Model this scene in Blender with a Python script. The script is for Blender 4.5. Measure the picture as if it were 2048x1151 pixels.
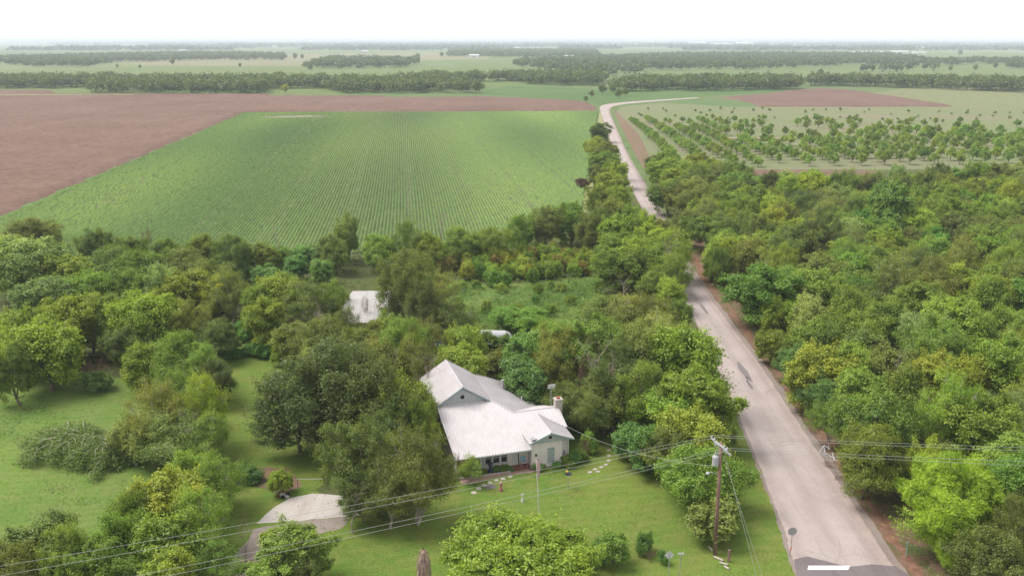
import bpy, bmesh, math, random
import numpy as np
from mathutils import Vector, Matrix

for o in list(bpy.data.objects):
    bpy.data.objects.remove(o, do_unlink=True)
scene = bpy.context.scene
COL = scene.collection
R = math.radians

# ------------------------------------------------------------------ camera
FPX, CAMH, CU, CV = 1700.0, 44.0, 1024.0, 575.5
PITCH = math.atan((CV - 81.0) / FPX)
cd = bpy.data.cameras.new('camera')
cd.sensor_width = 36.0
cd.lens = FPX / 2048.0 * 36.0
cd.clip_start = 0.5
cd.clip_end = 90000.0
cam = bpy.data.objects.new('camera', cd)
cam.location = (0, 0, CAMH)
cam.rotation_euler = (math.pi / 2 - PITCH, 0, 0)
COL.objects.link(cam)
scene.camera = cam

# ------------------------------------------------------------------ sky, sun, exposure
SUN_EL, SUN_AZ = R(58), R(-80)          # azimuth from +Y, positive towards +X
world = bpy.data.worlds.new('World')
scene.world = world
world.use_nodes = True
wn = world.node_tree.nodes
wl = world.node_tree.links
bg = wn['Background']
sky = wn.new('ShaderNodeTexSky')
sky.sky_type = 'NISHITA'
sky.sun_disc = False
sky.sun_elevation = SUN_EL
sky.sun_rotation = SUN_AZ
sky.air_density = 1.0
sky.dust_density = 1.0
sky.ozone_density = 1.0
hs = wn.new('ShaderNodeHueSaturation')
hs.inputs['Saturation'].default_value = 0.18
wl.new(sky.outputs[0], hs.inputs['Color'])
# an overcast deck: the clear sky mostly veiled by even grey-white cloud with faint structure
stc = wn.new('ShaderNodeTexCoord')
smp = wn.new('ShaderNodeMapping'); smp.inputs['Scale'].default_value = (1.0, 1.0, 5.0)
snz = wn.new('ShaderNodeTexNoise'); snz.inputs['Scale'].default_value = 2.2; snz.inputs['Detail'].default_value = 5; snz.inputs['Roughness'].default_value = .55
wl.new(stc.outputs['Generated'], smp.inputs[0]); wl.new(smp.outputs[0], snz.inputs['Vector'])
srp = wn.new('ShaderNodeValToRGB')
srp.color_ramp.elements[0].position = .3; srp.color_ramp.elements[0].color = (1.92, 1.97, 2.06, 1)
srp.color_ramp.elements[1].position = .7; srp.color_ramp.elements[1].color = (2.14, 2.15, 2.19, 1)
wl.new(snz.outputs['Fac'], srp.inputs[0])
smx = wn.new('ShaderNodeMix'); smx.data_type = 'RGBA'; smx.inputs[0].default_value = .93
wl.new(hs.outputs[0], smx.inputs[6]); wl.new(srp.outputs[0], smx.inputs[7])
wl.new(smx.outputs[2], bg.inputs['Color'])
bg.inputs['Strength'].default_value = 0.13
sd = bpy.data.lights.new('sun', 'SUN')
sd.energy = 1.25
sd.angle = R(32)
sd.color = (1.0, 0.96, 0.9)
sun = bpy.data.objects.new('sun', sd)
sdir = Vector((math.sin(SUN_AZ) * math.cos(SUN_EL), math.cos(SUN_AZ) * math.cos(SUN_EL), math.sin(SUN_EL)))
sun.rotation_euler = sdir.to_track_quat('Z', 'Y').to_euler()
sun.location = sdir * 300
COL.objects.link(sun)
scene.view_settings.view_transform = 'Standard'
scene.view_settings.look = 'None'
scene.view_settings.gamma = 1.0
scene.view_settings.exposure = 1.93
scene.render.engine = 'CYCLES'
scene.cycles.max_bounces = 6
scene.cycles.diffuse_bounces = 3
scene.cycles.transmission_bounces = 3
scene.cycles.volume_bounces = 1
scene.cycles.transparent_max_bounces = 6

# ------------------------------------------------------------------ helpers
CT, ST = math.cos(PITCH), math.sin(PITCH)
def G(u, v, z=0.0):
    """ground (or height z) point that the photograph shows at pixel u, v"""
    x = (u - CU) / FPX
    y = -(v - CV) / FPX
    dy, dz = CT + y * ST, -ST + y * CT
    t = (z - CAMH) / dz
    return Vector((t * x, t * dy, z))

def proj(p):
    X, Y, Z = p[0], p[1], p[2] - CAMH
    F = Y * CT - Z * ST
    U = Y * ST + Z * CT
    return CU + FPX * X / F, CV - FPX * U / F, F

def tag(o, label=None, cat=None, group=None, kind=None):
    if label: o['label'] = label
    if cat: o['category'] = cat
    if group: o['group'] = group
    if kind: o['kind'] = kind
    return o

def empty(name, loc, rz=0.0, label=None, cat=None, group=None):
    o = bpy.data.objects.new(name, None)
    o.empty_display_size = 0.3
    o.location = loc
    o.rotation_euler = (0, 0, rz)
    COL.objects.link(o)
    return tag(o, label, cat, group)

def link(name, me, parent=None, mat=None):
    o = bpy.data.objects.new(name, me)
    if mat is not None and not me.materials:
        me.materials.append(mat)
    COL.objects.link(o)
    if parent is not None:
        o.parent = parent
    return o

class MB:
    """collects shapes of one part"""
    def __init__(s):
        s.v = []; s.f = []
    def add(s, vs, fs):
        n = len(s.v)
        s.v += [tuple(p) for p in vs]
        s.f += [tuple(i + n for i in q) for q in fs]
        return s
    def box(s, x0, x1, y0, y1, z0, z1):
        return s.add([(x0, y0, z0), (x1, y0, z0), (x1, y1, z0), (x0, y1, z0), (x0, y0, z1), (x1, y0, z1), (x1, y1, z1), (x0, y1, z1)],
                     [(3, 2, 1, 0), (4, 5, 6, 7), (0, 1, 5, 4), (1, 2, 6, 5), (2, 3, 7, 6), (3, 0, 4, 7)])
    def tube(s, pts, rad, n=6, caps=True):
        pts = [Vector(p) for p in pts]
        if not hasattr(rad, '__len__'): rad = [rad] * len(pts)
        b = len(s.v)
        for i, p in enumerate(pts):
            d = (pts[min(i + 1, len(pts) - 1)] - pts[max(i - 1, 0)])
            d = d.normalized() if d.length > 1e-9 else Vector((0, 0, 1))
            a = d.cross(Vector((0.31, 0.95, 0.05)) if abs(d.z) > 0.8 else Vector((0, 0, 1))).normalized()
            c = d.cross(a)
            for k in range(n):
                t = 2 * math.pi * k / n
                s.v.append(tuple(p + (a * math.cos(t) + c * math.sin(t)) * rad[i]))
        for i in range(len(pts) - 1):
            for k in range(n):
                k2 = (k + 1) % n
                s.f.append((b + i * n + k, b + i * n + k2, b + (i + 1) * n + k2, b + (i + 1) * n + k))
        if caps:
            s.f.append(tuple(b + k for k in range(n))[::-1])
            s.f.append(tuple(b + (len(pts) - 1) * n + k for k in range(n)))
        return s
    def lathe(s, prof, n=12, c=(0, 0, 0)):
        b = len(s.v)
        for r, z in prof:
            for k in range(n):
                t = 2 * math.pi * k / n
                s.v.append((c[0] + r * math.cos(t), c[1] + r * math.sin(t), c[2] + z))
        for i in range(len(prof) - 1):
            for k in range(n):
                k2 = (k + 1) % n
                s.f.append((b + i * n + k, b + i * n + k2, b + (i + 1) * n + k2, b + (i + 1) * n + k))
        s.f.append(tuple(b + k for k in range(n))[::-1])
        s.f.append(tuple(b + (len(prof) - 1) * n + k for k in range(n)))
        return s
    def slab(s, quad, th):
        """thin plate: polygon corners (top side) pushed down along its normal by th"""
        q = [Vector(p) for p in quad]
        nrm = (q[1] - q[0]).cross(q[2] - q[0]).normalized()
        lo = [p - nrm * th for p in q]
        n = len(q)
        fs = [tuple(range(n)), tuple(range(2 * n - 1, n - 1, -1))]
        for i in range(n):
            j = (i + 1) % n
            fs.append((i, n + i, n + j, j))
        return s.add(q + lo, fs)
    def mesh(s, name, mat=None, smooth=False):
        me = bpy.data.meshes.new(name)
        me.from_pydata(s.v, [], s.f)
        if smooth:
            me.polygons.foreach_set('use_smooth', [True] * len(me.polygons))
        me.update()
        if mat is not None: me.materials.append(mat)
        return me
    def build(s, name, mat, parent=None, smooth=False):
        return link(name, s.mesh(name, mat, smooth), parent)

# ------------------------------------------------------------------ materials
MATS = {}
def new_mat(name):
    m = bpy.data.materials.new(name)
    m.use_nodes = True
    nt = m.node_tree
    b = nt.nodes['Principled BSDF']
    b.inputs['Specular IOR Level'].default_value = 0.3
    MATS[name] = m
    return m, nt.nodes, nt.links, b

def noise(N, L, scale, detail=4, rough=0.6, vec=None, coord='Object'):
    tc = N.new('ShaderNodeTexCoord')
    n = N.new('ShaderNodeTexNoise')
    n.inputs['Scale'].default_value = scale
    n.inputs['Detail'].default_value = detail
    n.inputs['Roughness'].default_value = rough
    if vec is not None:
        mp = N.new('ShaderNodeMapping')
        mp.inputs['Scale'].default_value = vec
        L.new(tc.outputs[coord], mp.inputs[0]); L.new(mp.outputs[0], n.inputs['Vector'])
    else:
        L.new(tc.outputs[coord], n.inputs['Vector'])
    return n.outputs['Fac']

def ramp(N, L, fac, stops, interp='LINEAR'):
    r = N.new('ShaderNodeValToRGB')
    r.color_ramp.interpolation = interp
    e = r.color_ramp.elements
    e[0].position, e[0].color = stops[0][0], (*stops[0][1], 1)
    e[1].position, e[1].color = stops[-1][0], (*stops[-1][1], 1)
    for p, c in stops[1:-1]:
        x = e.new(p); x.color = (*c, 1)
    L.new(fac, r.inputs[0])
    return r.outputs[0]

def mix(N, L, fac, a, b, mode='MIX'):
    m = N.new('ShaderNodeMix')
    m.data_type = 'RGBA'; m.blend_type = mode
    for s, v in ((m.inputs[0], fac), (m.inputs[6], a), (m.inputs[7], b)):
        if hasattr(v, 'is_linked') or hasattr(v, 'links'): L.new(v, s)
        elif isinstance(v, (int, float)): s.default_value = v
        else: s.default_value = (*v, 1)
    return m.outputs[2]

def bump(N, L, b, h, strength=0.5, dist=0.1):
    n = N.new('ShaderNodeBump')
    n.inputs['Strength'].default_value = strength
    n.inputs['Distance'].default_value = dist
    L.new(h, n.inputs['Height'])
    L.new(n.outputs[0], b.inputs['Normal'])

def simple(name, col, rough=0.7, var=0.15, scale=3.0, metal=0.0, bmp=0.0, bscale=None, vec=None, spec=0.3):
    m, N, L, b = new_mat(name)
    f = noise(N, L, scale, 5, 0.65, vec)
    lo = tuple(c * (1 - var) for c in col); hi = tuple(min(1, c * (1 + var)) for c in col)
    L.new(ramp(N, L, f, [(0.3, lo), (0.7, hi)]), b.inputs['Base Color'])
    b.inputs['Roughness'].default_value = rough
    b.inputs['Metallic'].default_value = metal
    b.inputs['Specular IOR Level'].default_value = spec
    if bmp: bump(N, L, b, noise(N, L, bscale or scale * 6, 5, 0.7, vec), bmp, 0.05)
    return m

def foliage(name):
    """leaf material: the object's own colour, varied leaf by leaf"""
    m = bpy.data.materials.new(name); m.use_nodes = True
    N, L = m.node_tree.nodes, m.node_tree.links
    N.clear()
    out = N.new('ShaderNodeOutputMaterial')
    oi = N.new('ShaderNodeObjectInfo')
    at = N.new('ShaderNodeAttribute'); at.attribute_name = 'v'
    tint = ramp(N, L, at.outputs['Fac'], [(0.0, (0.55, 0.62, 0.72)), (0.5, (1.0, 1.0, 1.0)), (0.85, (1.38, 1.30, 1.15)), (1.0, (1.8, 1.5, 1.3))])
    c = mix(N, L, 1.0, oi.outputs['Color'], tint, 'MULTIPLY')
    d = N.new('ShaderNodeBsdfDiffuse'); L.new(c, d.inputs['Color'])
    t = N.new('ShaderNodeBsdfTranslucent')
    c2 = mix(N, L, 1.0, c, (1.15, 1.2, 0.5), 'MULTIPLY'); L.new(c2, t.inputs['Color'])
    g = N.new('ShaderNodeBsdfGlossy'); g.inputs['Roughness'].default_value = 0.45
    g.inputs['Color'].default_value = (0.9, 0.95, 0.9, 1)
    m1 = N.new('ShaderNodeMixShader'); m1.inputs[0].default_value = 0.38
    L.new(d.outputs[0], m1.inputs[1]); L.new(t.outputs[0], m1.inputs[2])
    m2 = N.new('ShaderNodeMixShader'); m2.inputs[0].default_value = 0.022
    L.new(m1.outputs[0], m2.inputs[1]); L.new(g.outputs[0], m2.inputs[2])
    L.new(m2.outputs[0], out.inputs['Surface'])
    MATS[name] = m
    return m

LEAF = foliage('leaf')
BARK = simple('bark', (0.16, 0.125, 0.095), 0.9, 0.35, 4.0, bmp=0.5, vec=(1, 1, 0.3))
BARK_PALE = simple('pale_bark', (0.38, 0.33, 0.28), 0.9, 0.3, 4.0, bmp=0.4, vec=(1, 1, 0.3))
DEADWOOD = simple('dead_wood', (0.33, 0.26, 0.22), 0.9, 0.35, 3.0, bmp=0.4)
DEADRED = simple('dead_red_twigs', (0.17, 0.085, 0.07), 0.9, 0.35, 3.0)

# ---- ground materials
def grass_mat(name, a, b_, c, s1=0.05, s2=0.6, s3=6.0, mow=False, patch=False):
    m, N, L, b = new_mat(name)
    n1 = noise(N, L, s1, 3, 0.5)
    n2 = noise(N, L, s2, 5, 0.7)
    n3 = noise(N, L, s3, 4, 0.8)
    c1 = ramp(N, L, n1, [(0.35, a), (0.65, b_)])
    if patch:      # fields of different crops far out on the plain
        tc = N.new('ShaderNodeTexCoord'); mp = N.new('ShaderNodeMapping'); mp.inputs['Scale'].default_value = (.0011, .00085, 1)
        L.new(tc.outputs['Object'], mp.inputs[0])
        vo = N.new('ShaderNodeTexVoronoi'); vo.distance = 'CHEBYCHEV'; vo.inputs['Scale'].default_value = 1.0
        L.new(mp.outputs[0], vo.inputs['Vector'])
        sp = N.new('ShaderNodeSeparateColor'); L.new(vo.outputs['Color'], sp.inputs[0])
        c1 = ramp(N, L, sp.outputs[0], [(.0, a), (.22, (.125, .175, .055)), (.24, b_), (.45, b_), (.47, (.165, .175, .085)), (.64, (.15, .18, .07)), (.66, (.09, .14, .05)), (.82, (.10, .15, .05)), (.84, (.21, .19, .115)), (1.0, (.19, .18, .10))])
    c2 = mix(N, L, ramp(N, L, n2, [(0.42, (0, 0, 0)), (0.75, (0.8, 0.8, 0.8))]), c1, c)
    if mow:
        tc = N.new('ShaderNodeTexCoord'); mp = N.new('ShaderNodeMapping'); mp.inputs['Rotation'].default_value = (0, 0, R(78))
        L.new(tc.outputs['Object'], mp.inputs[0])
        w = N.new('ShaderNodeTexWave'); w.inputs['Scale'].default_value = .26; w.inputs['Distortion'].default_value = 9; w.inputs['Detail'].default_value = 3; w.inputs['Detail Scale'].default_value = .25
        L.new(mp.outputs[0], w.inputs['Vector'])
        c2 = mix(N, L, 1.0, c2, ramp(N, L, w.outputs['Fac'], [(0.2, (0.96, 0.97, 0.96)), (0.8, (1.04, 1.03, 1.04))]), 'MULTIPLY')
        n4 = noise(N, L, 1.3, 6, .75)
        c2 = mix(N, L, ramp(N, L, n4, [(0.56, (0, 0, 0)), (0.74, (0.55, 0.55, 0.55))]), c2, (0.17, 0.14, 0.06))
        n5 = noise(N, L, .9, 6, .8)
        c2 = mix(N, L, ramp(N, L, n5, [(0.6, (0, 0, 0)), (0.7, (0.6, 0.6, 0.6))]), c2, (0.05, 0.095, 0.02))
    c3 = mix(N, L, 1.0, c2, ramp(N, L, n3, [(0.2, (0.55, 0.55, 0.55)), (0.8, (1.42, 1.42, 1.42))]), 'MULTIPLY')
    L.new(c3, b.inputs['Base Color'])
    b.inputs['Roughness'].default_value = 0.95
    b.inputs['Specular IOR Level'].default_value = 0.1
    bump(N, L, b, n3, 0.6, 0.12)
    return m

M_LAWN = grass_mat('mown_grass', (0.094, 0.158, 0.026), (0.132, 0.190, 0.034), (0.180, 0.170, 0.050), 0.07, 0.4, 4.5, mow=True)
M_MEADOW = grass_mat('meadow_grass', (0.096, 0.164, 0.034), (0.135, 0.200, 0.038), (0.165, 0.180, 0.062), 0.06, 0.3, 4.0, mow=True)
M_PASTURE = grass_mat('pasture', (0.084, 0.126, 0.036), (0.114, 0.156, 0.048), (0.162, 0.168, 0.078), 0.0016, 0.006, 0.15, patch=True)
M_FLOOR = grass_mat('woodland_floor', (0.062, 0.088, 0.026), (0.090, 0.110, 0.036), (0.115, 0.095, 0.048), 0.08, 0.5, 4.0)
M_GREENCROP = grass_mat('green_crop', (0.063, 0.119, 0.035), (0.084, 0.140, 0.042), (0.112, 0.154, 0.056), 0.006, 0.03, 0.4)
M_SOIL = simple('field_soil', (0.10, 0.105, 0.05), 0.95, 0.4, 0.2, bmp=0.3, bscale=3)
M_ORCH = None

def striped_grass(name, base, alt, dry, width, ang):
    m, N, L, b = new_mat(name)
    tc = N.new('ShaderNodeTexCoord')
    mp = N.new('ShaderNodeMapping'); mp.inputs['Rotation'].default_value = (0, 0, ang)
    L.new(tc.outputs['Object'], mp.inputs[0])
    w = N.new('ShaderNodeTexWave'); w.inputs['Scale'].default_value = 0.314 / width
    w.inputs['Distortion'].default_value = 2.5; w.inputs['Detail'].default_value = 2
    w.inputs['Detail Scale'].default_value = 0.05
    L.new(mp.outputs[0], w.inputs['Vector'])
    c1 = ramp(N, L, w.outputs['Fac'], [(0.3, base), (0.7, alt)])
    c2 = mix(N, L, ramp(N, L, noise(N, L, 0.012, 4, 0.6), [(0.45, (0, 0, 0)), (0.65, (0.85, 0.85, 0.85))]), c1, dry)
    L.new(mix(N, L, 1.0, c2, ramp(N, L, noise(N, L, 0.5, 5, 0.8), [(0.25, (0.7, 0.7, 0.7)), (0.75, (1.25, 1.25, 1.25))]), 'MULTIPLY'), b.inputs['Base Color'])
    b.inputs['Roughness'].default_value = 0.95
    b.inputs['Specular IOR Level'].default_value = 0.1
    return m

M_ORCH = striped_grass('orchard_grass', (0.135, 0.168, 0.072), (0.17, 0.185, 0.09), (0.20, 0.17, 0.115), 4.5, R(90))

def road_mat(name, base, light, dark, tracks=False):
    m, N, L, b = new_mat(name)
    n1 = noise(N, L, 0.25, 5, 0.65)
    n2 = noise(N, L, 9.0, 4, 0.85)
    n3 = noise(N, L, 0.5, 4, 0.6, (1.6, 0.09, 1))
    c = ramp(N, L, n1, [(0.3, base), (0.7, light)])
    c = mix(N, L, ramp(N, L, n3, [(0.5, (0, 0, 0)), (0.78, (0.75, 0.75, 0.75))]), c, dark)
    if tracks:
        uv = N.new('ShaderNodeUVMap'); sx = N.new('ShaderNodeSeparateXYZ'); L.new(uv.outputs[0], sx.inputs[0])
        ad = N.new('ShaderNodeMath'); ad.operation = 'MULTIPLY_ADD'; ad.inputs[1].default_value = .16
        L.new(noise(N, L, .35, 3, .6), ad.inputs[0])
        su = N.new('ShaderNodeMath'); su.operation = 'SUBTRACT'; su.inputs[1].default_value = .08
        L.new(sx.outputs['X'], su.inputs[0]); L.new(su.outputs[0], ad.inputs[2])
        c = mix(N, L, 1.0, c, ramp(N, L, ad.outputs[0], [(0.0, (1.12, 1.10, 1.06)), (.08, (.94, .92, .92)), (.2, (1.05, 1.04, 1.04)), (.3, (1.04, 1.04, 1.04)), (.48, (.94, .93, .93)), (.62, (1.05, 1.04, 1.04)), (.78, (1.04, 1.03, 1.03)), (.9, (.91, .87, .86)), (1.0, (1.06, .99, .95))]), 'MULTIPLY')
        vo = N.new('ShaderNodeTexVoronoi'); vo.feature = 'DISTANCE_TO_EDGE'; vo.inputs['Scale'].default_value = .28; vo.inputs['Randomness'].default_value = 1
        tc = N.new('ShaderNodeTexCoord'); nw = N.new('ShaderNodeTexNoise'); nw.inputs['Scale'].default_value = .8; nw.inputs['Detail'].default_value = 4
        L.new(tc.outputs['Object'], nw.inputs['Vector'])
        vm = N.new('ShaderNodeMix'); vm.data_type = 'VECTOR'; vm.inputs[0].default_value = .35
        L.new(tc.outputs['Object'], vm.inputs[4]); L.new(nw.outputs['Color'], vm.inputs[5]); L.new(vm.outputs[1], vo.inputs['Vector'])
        ck = ramp(N, L, vo.outputs['Distance'], [(.003, (.32, .32, .32)), (.010, (0, 0, 0))])
        msk = mix(N, L, 1.0, ck, ramp(N, L, noise(N, L, .12, 3, .5), [(.48, (0, 0, 0)), (.6, (1, 1, 1))]), 'MULTIPLY')
        c = mix(N, L, msk, c, (.10, .085, .08))
    c = mix(N, L, 1.0, c, ramp(N, L, n2, [(0.25, (0.74, 0.74, 0.74)), (0.75, (1.24, 1.24, 1.24))]), 'MULTIPLY')
    L.new(c, b.inputs['Base Color'])
    b.inputs['Roughness'].default_value = 0.9
    bump(N, L, b, n2, 0.25, 0.03)
    return m

M_ROAD = road_mat('worn_chip_seal', (0.30, 0.25, 0.235), (0.36, 0.305, 0.287), (0.245, 0.20, 0.19), True)
M_ASPH = road_mat('asphalt', (0.135, 0.11, 0.113), (0.17, 0.142, 0.145), (0.10, 0.083, 0.087))
M_PATCH = road_mat('tar_patch', (0.15, 0.128, 0.13), (0.19, 0.165, 0.165), (0.12, 0.10, 0.10))
M_GRAVEL = road_mat('gravel', (0.204, 0.162, 0.144), (0.252, 0.210, 0.186), (0.168, 0.120, 0.102))
M_CONC = road_mat('concrete', (0.37, 0.33, 0.30), (0.44, 0.40, 0.37), (0.31, 0.27, 0.245))
M_PAINT = simple('road_paint', (0.8, 0.79, 0.78), 0.7, 0.06, 6)

def verge_mat():
    m, N, L, b = new_mat('dirt_verge')
    n1 = noise(N, L, 0.35, 6, 0.7)
    n2 = noise(N, L, 3.0, 5, 0.8)
    c = ramp(N, L, n1, [(0.28, (0.07, 0.095, 0.03)), (0.42, (0.125, 0.11, 0.05)), (0.52, (0.18, 0.105, 0.072)), (0.72, (0.23, 0.15, 0.11))])
    L.new(mix(N, L, 1.0, c, ramp(N, L, n2, [(0.25, (0.6, 0.6, 0.6)), (0.75, (1.3, 1.3, 1.3))]), 'MULTIPLY'), b.inputs['Base Color'])
    b.inputs['Roughness'].default_value = 1.0
    bump(N, L, b, n2, 0.7, 0.15)
    return m
M_VERGE = verge_mat()
M_DIRT = simple('red_dirt', (0.18, 0.095, 0.062), 1.0, 0.4, 1.2, bmp=0.6, bscale=5)

# ------------------------------------------------------------------ ground sheets
def sheet(name, pts, z, mat, label=None, kind='structure'):
    bm = bmesh.new()
    vs = [bm.verts.new((p[0], p[1], z)) for p in pts]
    f = bm.faces.new(vs)
    bmesh.ops.triangulate(bm, faces=[f])
    bmesh.ops.recalc_face_normals(bm, faces=bm.faces)
    for q in bm.faces:
        if q.normal.z < 0: q.normal_flip()
    me = bpy.data.meshes.new(name); bm.to_mesh(me); bm.free()
    me.materials.append(mat)
    o = link(name, me)
    o['kind'] = kind
    if label: o['label'] = label
    return o

def gp(*px): return [G(u, v) for u, v in px]

def jag(pts, amp, step, seed=1):
    """roughen an outline"""
    rnd = random.Random(seed)
    out = []
    n = len(pts)
    for i in range(n):
        a, b = Vector(pts[i][:2]), Vector(pts[(i + 1) % n][:2])
        k = max(1, int((b - a).length / step))
        for j in range(k):
            p = a.lerp(b, j / k)
            out.append((p.x + rnd.uniform(-amp, amp), p.y + rnd.uniform(-amp, amp)))
    return out

def catmull(pts, k=6):
    pts = [Vector(p[:2]) for p in pts]
    out = []
    for i in range(len(pts) - 1):
        p0, p1, p2, p3 = pts[max(i - 1, 0)], pts[i], pts[i + 1], pts[min(i + 2, len(pts) - 1)]
        for j in range(k):
            t = j / k
            out.append(0.5 * ((2 * p1) + (p2 - p0) * t + (2 * p0 - 5 * p1 + 4 * p2 - p3) * t * t + (3 * p1 - p0 - 3 * p2 + p3) * t ** 3))
    out.append(pts[-1])
    return out

S = 45000
ground = sheet('ground', [(-S, -300), (S, -300), (S, S), (-S, S)], 0.0, M_PASTURE)

# the road, by its two edges
roadL = catmull([(24.3, 40), (24.7, 63.0), (25.7, 72), (27.5, 92.7), (29.6, 122), (30.6, 146), (31.0, 162), (34.2, 205), (36.3, 241), (40.5, 327), (48.5, 440), (56.6, 550), (60.5, 595), (66, 618), (78, 638), (100, 660), (148, 700)])
roadR = catmull([(33.4, 40), (33.2, 63.0), (33.9, 79.5), (34.3, 92.7), (35.0, 112), (35.2, 138), (35.6, 162), (38.2, 205), (40.4, 241), (45.0, 327), (53.2, 440), (61.7, 550), (66.5, 588), (72, 608), (83, 627), (104, 650), (150, 693)])
def edges(Lp, Rp, z, name, mat, jl=0.0, seed=0, dl=0.0, dr=0.0, kind='structure'):
    rnd = random.Random(seed)
    def dens(P):
        o = []
        for i in range(len(P) - 1):
            k = 7 if P[i].y < 180 else 1
            for j in range(k): o.append(P[i].lerp(P[i + 1], j / k))
        o.append(P[-1]); return o
    A, B = dens(Lp), dens(Rp)
    v = []; f = []; ja = jb = 0.0
    for i, (a, b) in enumerate(zip(A, B)):
        ja = .72 * ja + rnd.uniform(-jl, jl); jb = .72 * jb + rnd.uniform(-jl, jl)
        v += [(a.x - dl + ja, a.y, z), (b.x + dr + jb, b.y, z)]
        if i: f.append((2 * i - 2, 2 * i - 1, 2 * i + 1, 2 * i))
    me = bpy.data.meshes.new(name); me.from_pydata(v, [], f); me.materials.append(mat)
    ul = me.uv_layers.new(name='UVMap')
    for lp in me.loops: ul.data[lp.index].uv = (lp.vertex_index % 2, me.vertices[lp.vertex_index].co.y)
    o = link(name, me); o['kind'] = kind
    return o

# woodland floor, lawns, meadow
sheet('woodland_floor', [(34, 40), (175, 40), (265, 250), (230, 330), (105, 292), (70, 292), (47, 330), (38, 250), (35, 160)], 0.006, M_FLOOR)
sheet('thicket_floor', jag([(-130, 118), (-60, 104), (-24, 96), (2, 74), (20, 74), (26, 95), (29.3, 122), (30.3, 146), (33.5, 205), (36, 241), (32, 330), (22, 330), (14, 235), (4, 205), (-20, 196), (-60, 192), (-150, 205)], 0.8, 6, 3), 0.006, M_FLOOR)
sheet('lawn', jag([(-60, 40), (24.0, 40), (24.6, 63), (25.6, 72), (27.2, 92), (28.5, 106), (20, 104), (14, 100), (-4, 106), (-22, 99), (-26, 122), (-43, 123), (-47, 104), (-60, 96)], 0.12, 3, 5), 0.012, M_LAWN)
sheet('meadow', jag([(-110, 46), (-38, 46), (-37, 62), (-36, 80), (-38, 96), (-42, 108), (-60, 107), (-78, 112), (-110, 114)], 0.4, 4, 6), 0.016, M_MEADOW)

# roads and verges
edges(roadR[:60], [p + Vector((6.5, 0)) for p in roadR[:60]], 0.016, 'road_verge', M_VERGE, 0.5, 8, dl=0.3)
edges([p + Vector((1.5, 0)) for p in roadR[4:40]], [p + Vector((2.4, 0)) for p in roadR[4:40]], 0.020, 'dirt_rut', M_DIRT, 0.3, 9)
edges(roadR[40:], [p + Vector((3.6, 0.0)) for p in roadR[40:]], 0.020, 'far_verge', M_PASTURE, 0.2, 10, dl=0.2)
edges(roadL, roadR, 0.026, 'road_shoulder', M_GRAVEL, 0.09, 11, dl=0.35, dr=0.8)
edges(roadL, roadR, 0.032, 'road', M_ROAD, 0.06, 12)
# darker crossroad surface at the junction, with the stop line
sheet('crossroad', [(-60, 40), (90, 40), (90, 55.5), (36.5, 58.5), (34.6, 62.0), (33.5, 64.4), (31.5, 64.7), (29.3, 64.3), (27.4, 65.3), (26.2, 65.9), (24.9, 65.4), (24.0, 61.5), (20, 57), (-60, 54)], 0.037, M_ASPH)
sheet('stop_line', [G(1615, 1139), G(1696, 1139), G(1700, 1131), G(1617, 1131)], 0.043, M_PAINT)
for k, (u, v, w, l) in enumerate([(1488, 742, .5, 4.0), (1500, 770, .25, 2.0), (1345, 573, .6, 5.0), (1408, 617, .3, 3.5)]):
    c = G(u, v)
    rn = random.Random(k)
    pts = []
    for i in range(18):
        t = 2 * math.pi * i / 18
        pts.append((c.x + math.cos(t) * w * rn.uniform(.6, 1.1), c.y + math.sin(t) * l * rn.uniform(.6, 1.1)))
    sheet('tar_patch', pts, 0.037 + 0.004 * (k % 2), M_PATCH)

# concrete drive
dr = jag([G(512, 1047), G(546, 1015), G(580, 995), G(625, 986), G(700, 992), G(718, 1030), G(668, 1034), G(600, 1041)], 0.05, 1.0, 2)
sheet('driveway_slab', dr, 0.022, M_CONC)
sheet('driveway', jag([G(425, 1190), G(462, 1125), G(490, 1085), G(508, 1058), G(560, 1045), G(610, 1040), G(700, 1033), G(690, 1052), G(640, 1068), G(585, 1085), G(560, 1120), G(540, 1185)], 0.18, 0.8, 4), 0.020, M_GRAVEL)

sheet('leaf_litter', jag([G(495, 950), G(540, 930), G(575, 935), G(600, 975), G(560, 985), G(520, 978)], .5, 1.2, 22), .018, M_VERGE)
sheet('leaf_litter', jag([G(600, 985), G(650, 962), G(760, 970), G(860, 1010), G(800, 1040), G(720, 1030), G(690, 985)], .6, 1.2, 23), .0175, M_FLOOR)
# ------------------------------------------------------------------ fields
def inpoly(x, y, P):
    c = False
    n = len(P)
    for i in range(n):
        x1, y1 = P[i][0], P[i][1]; x2, y2 = P[(i + 1) % n][0], P[(i + 1) % n][1]
        if (y1 > y) != (y2 > y) and x < (x2 - x1) * (y - y1) / (y2 - y1) + x1: c = not c
    return c

def inpoly_np(X, Y, P):
    c = np.zeros(X.shape, bool)
    n = len(P)
    for i in range(n):
        x1, y1 = P[i][0], P[i][1]; x2, y2 = P[(i + 1) % n][0], P[(i + 1) % n][1]
        if y1 == y2: continue
        k = ((y1 > Y) != (y2 > Y)) & (X < (x2 - x1) * (Y - y1) / (y2 - y1) + x1)
        c ^= k
    return c

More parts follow.
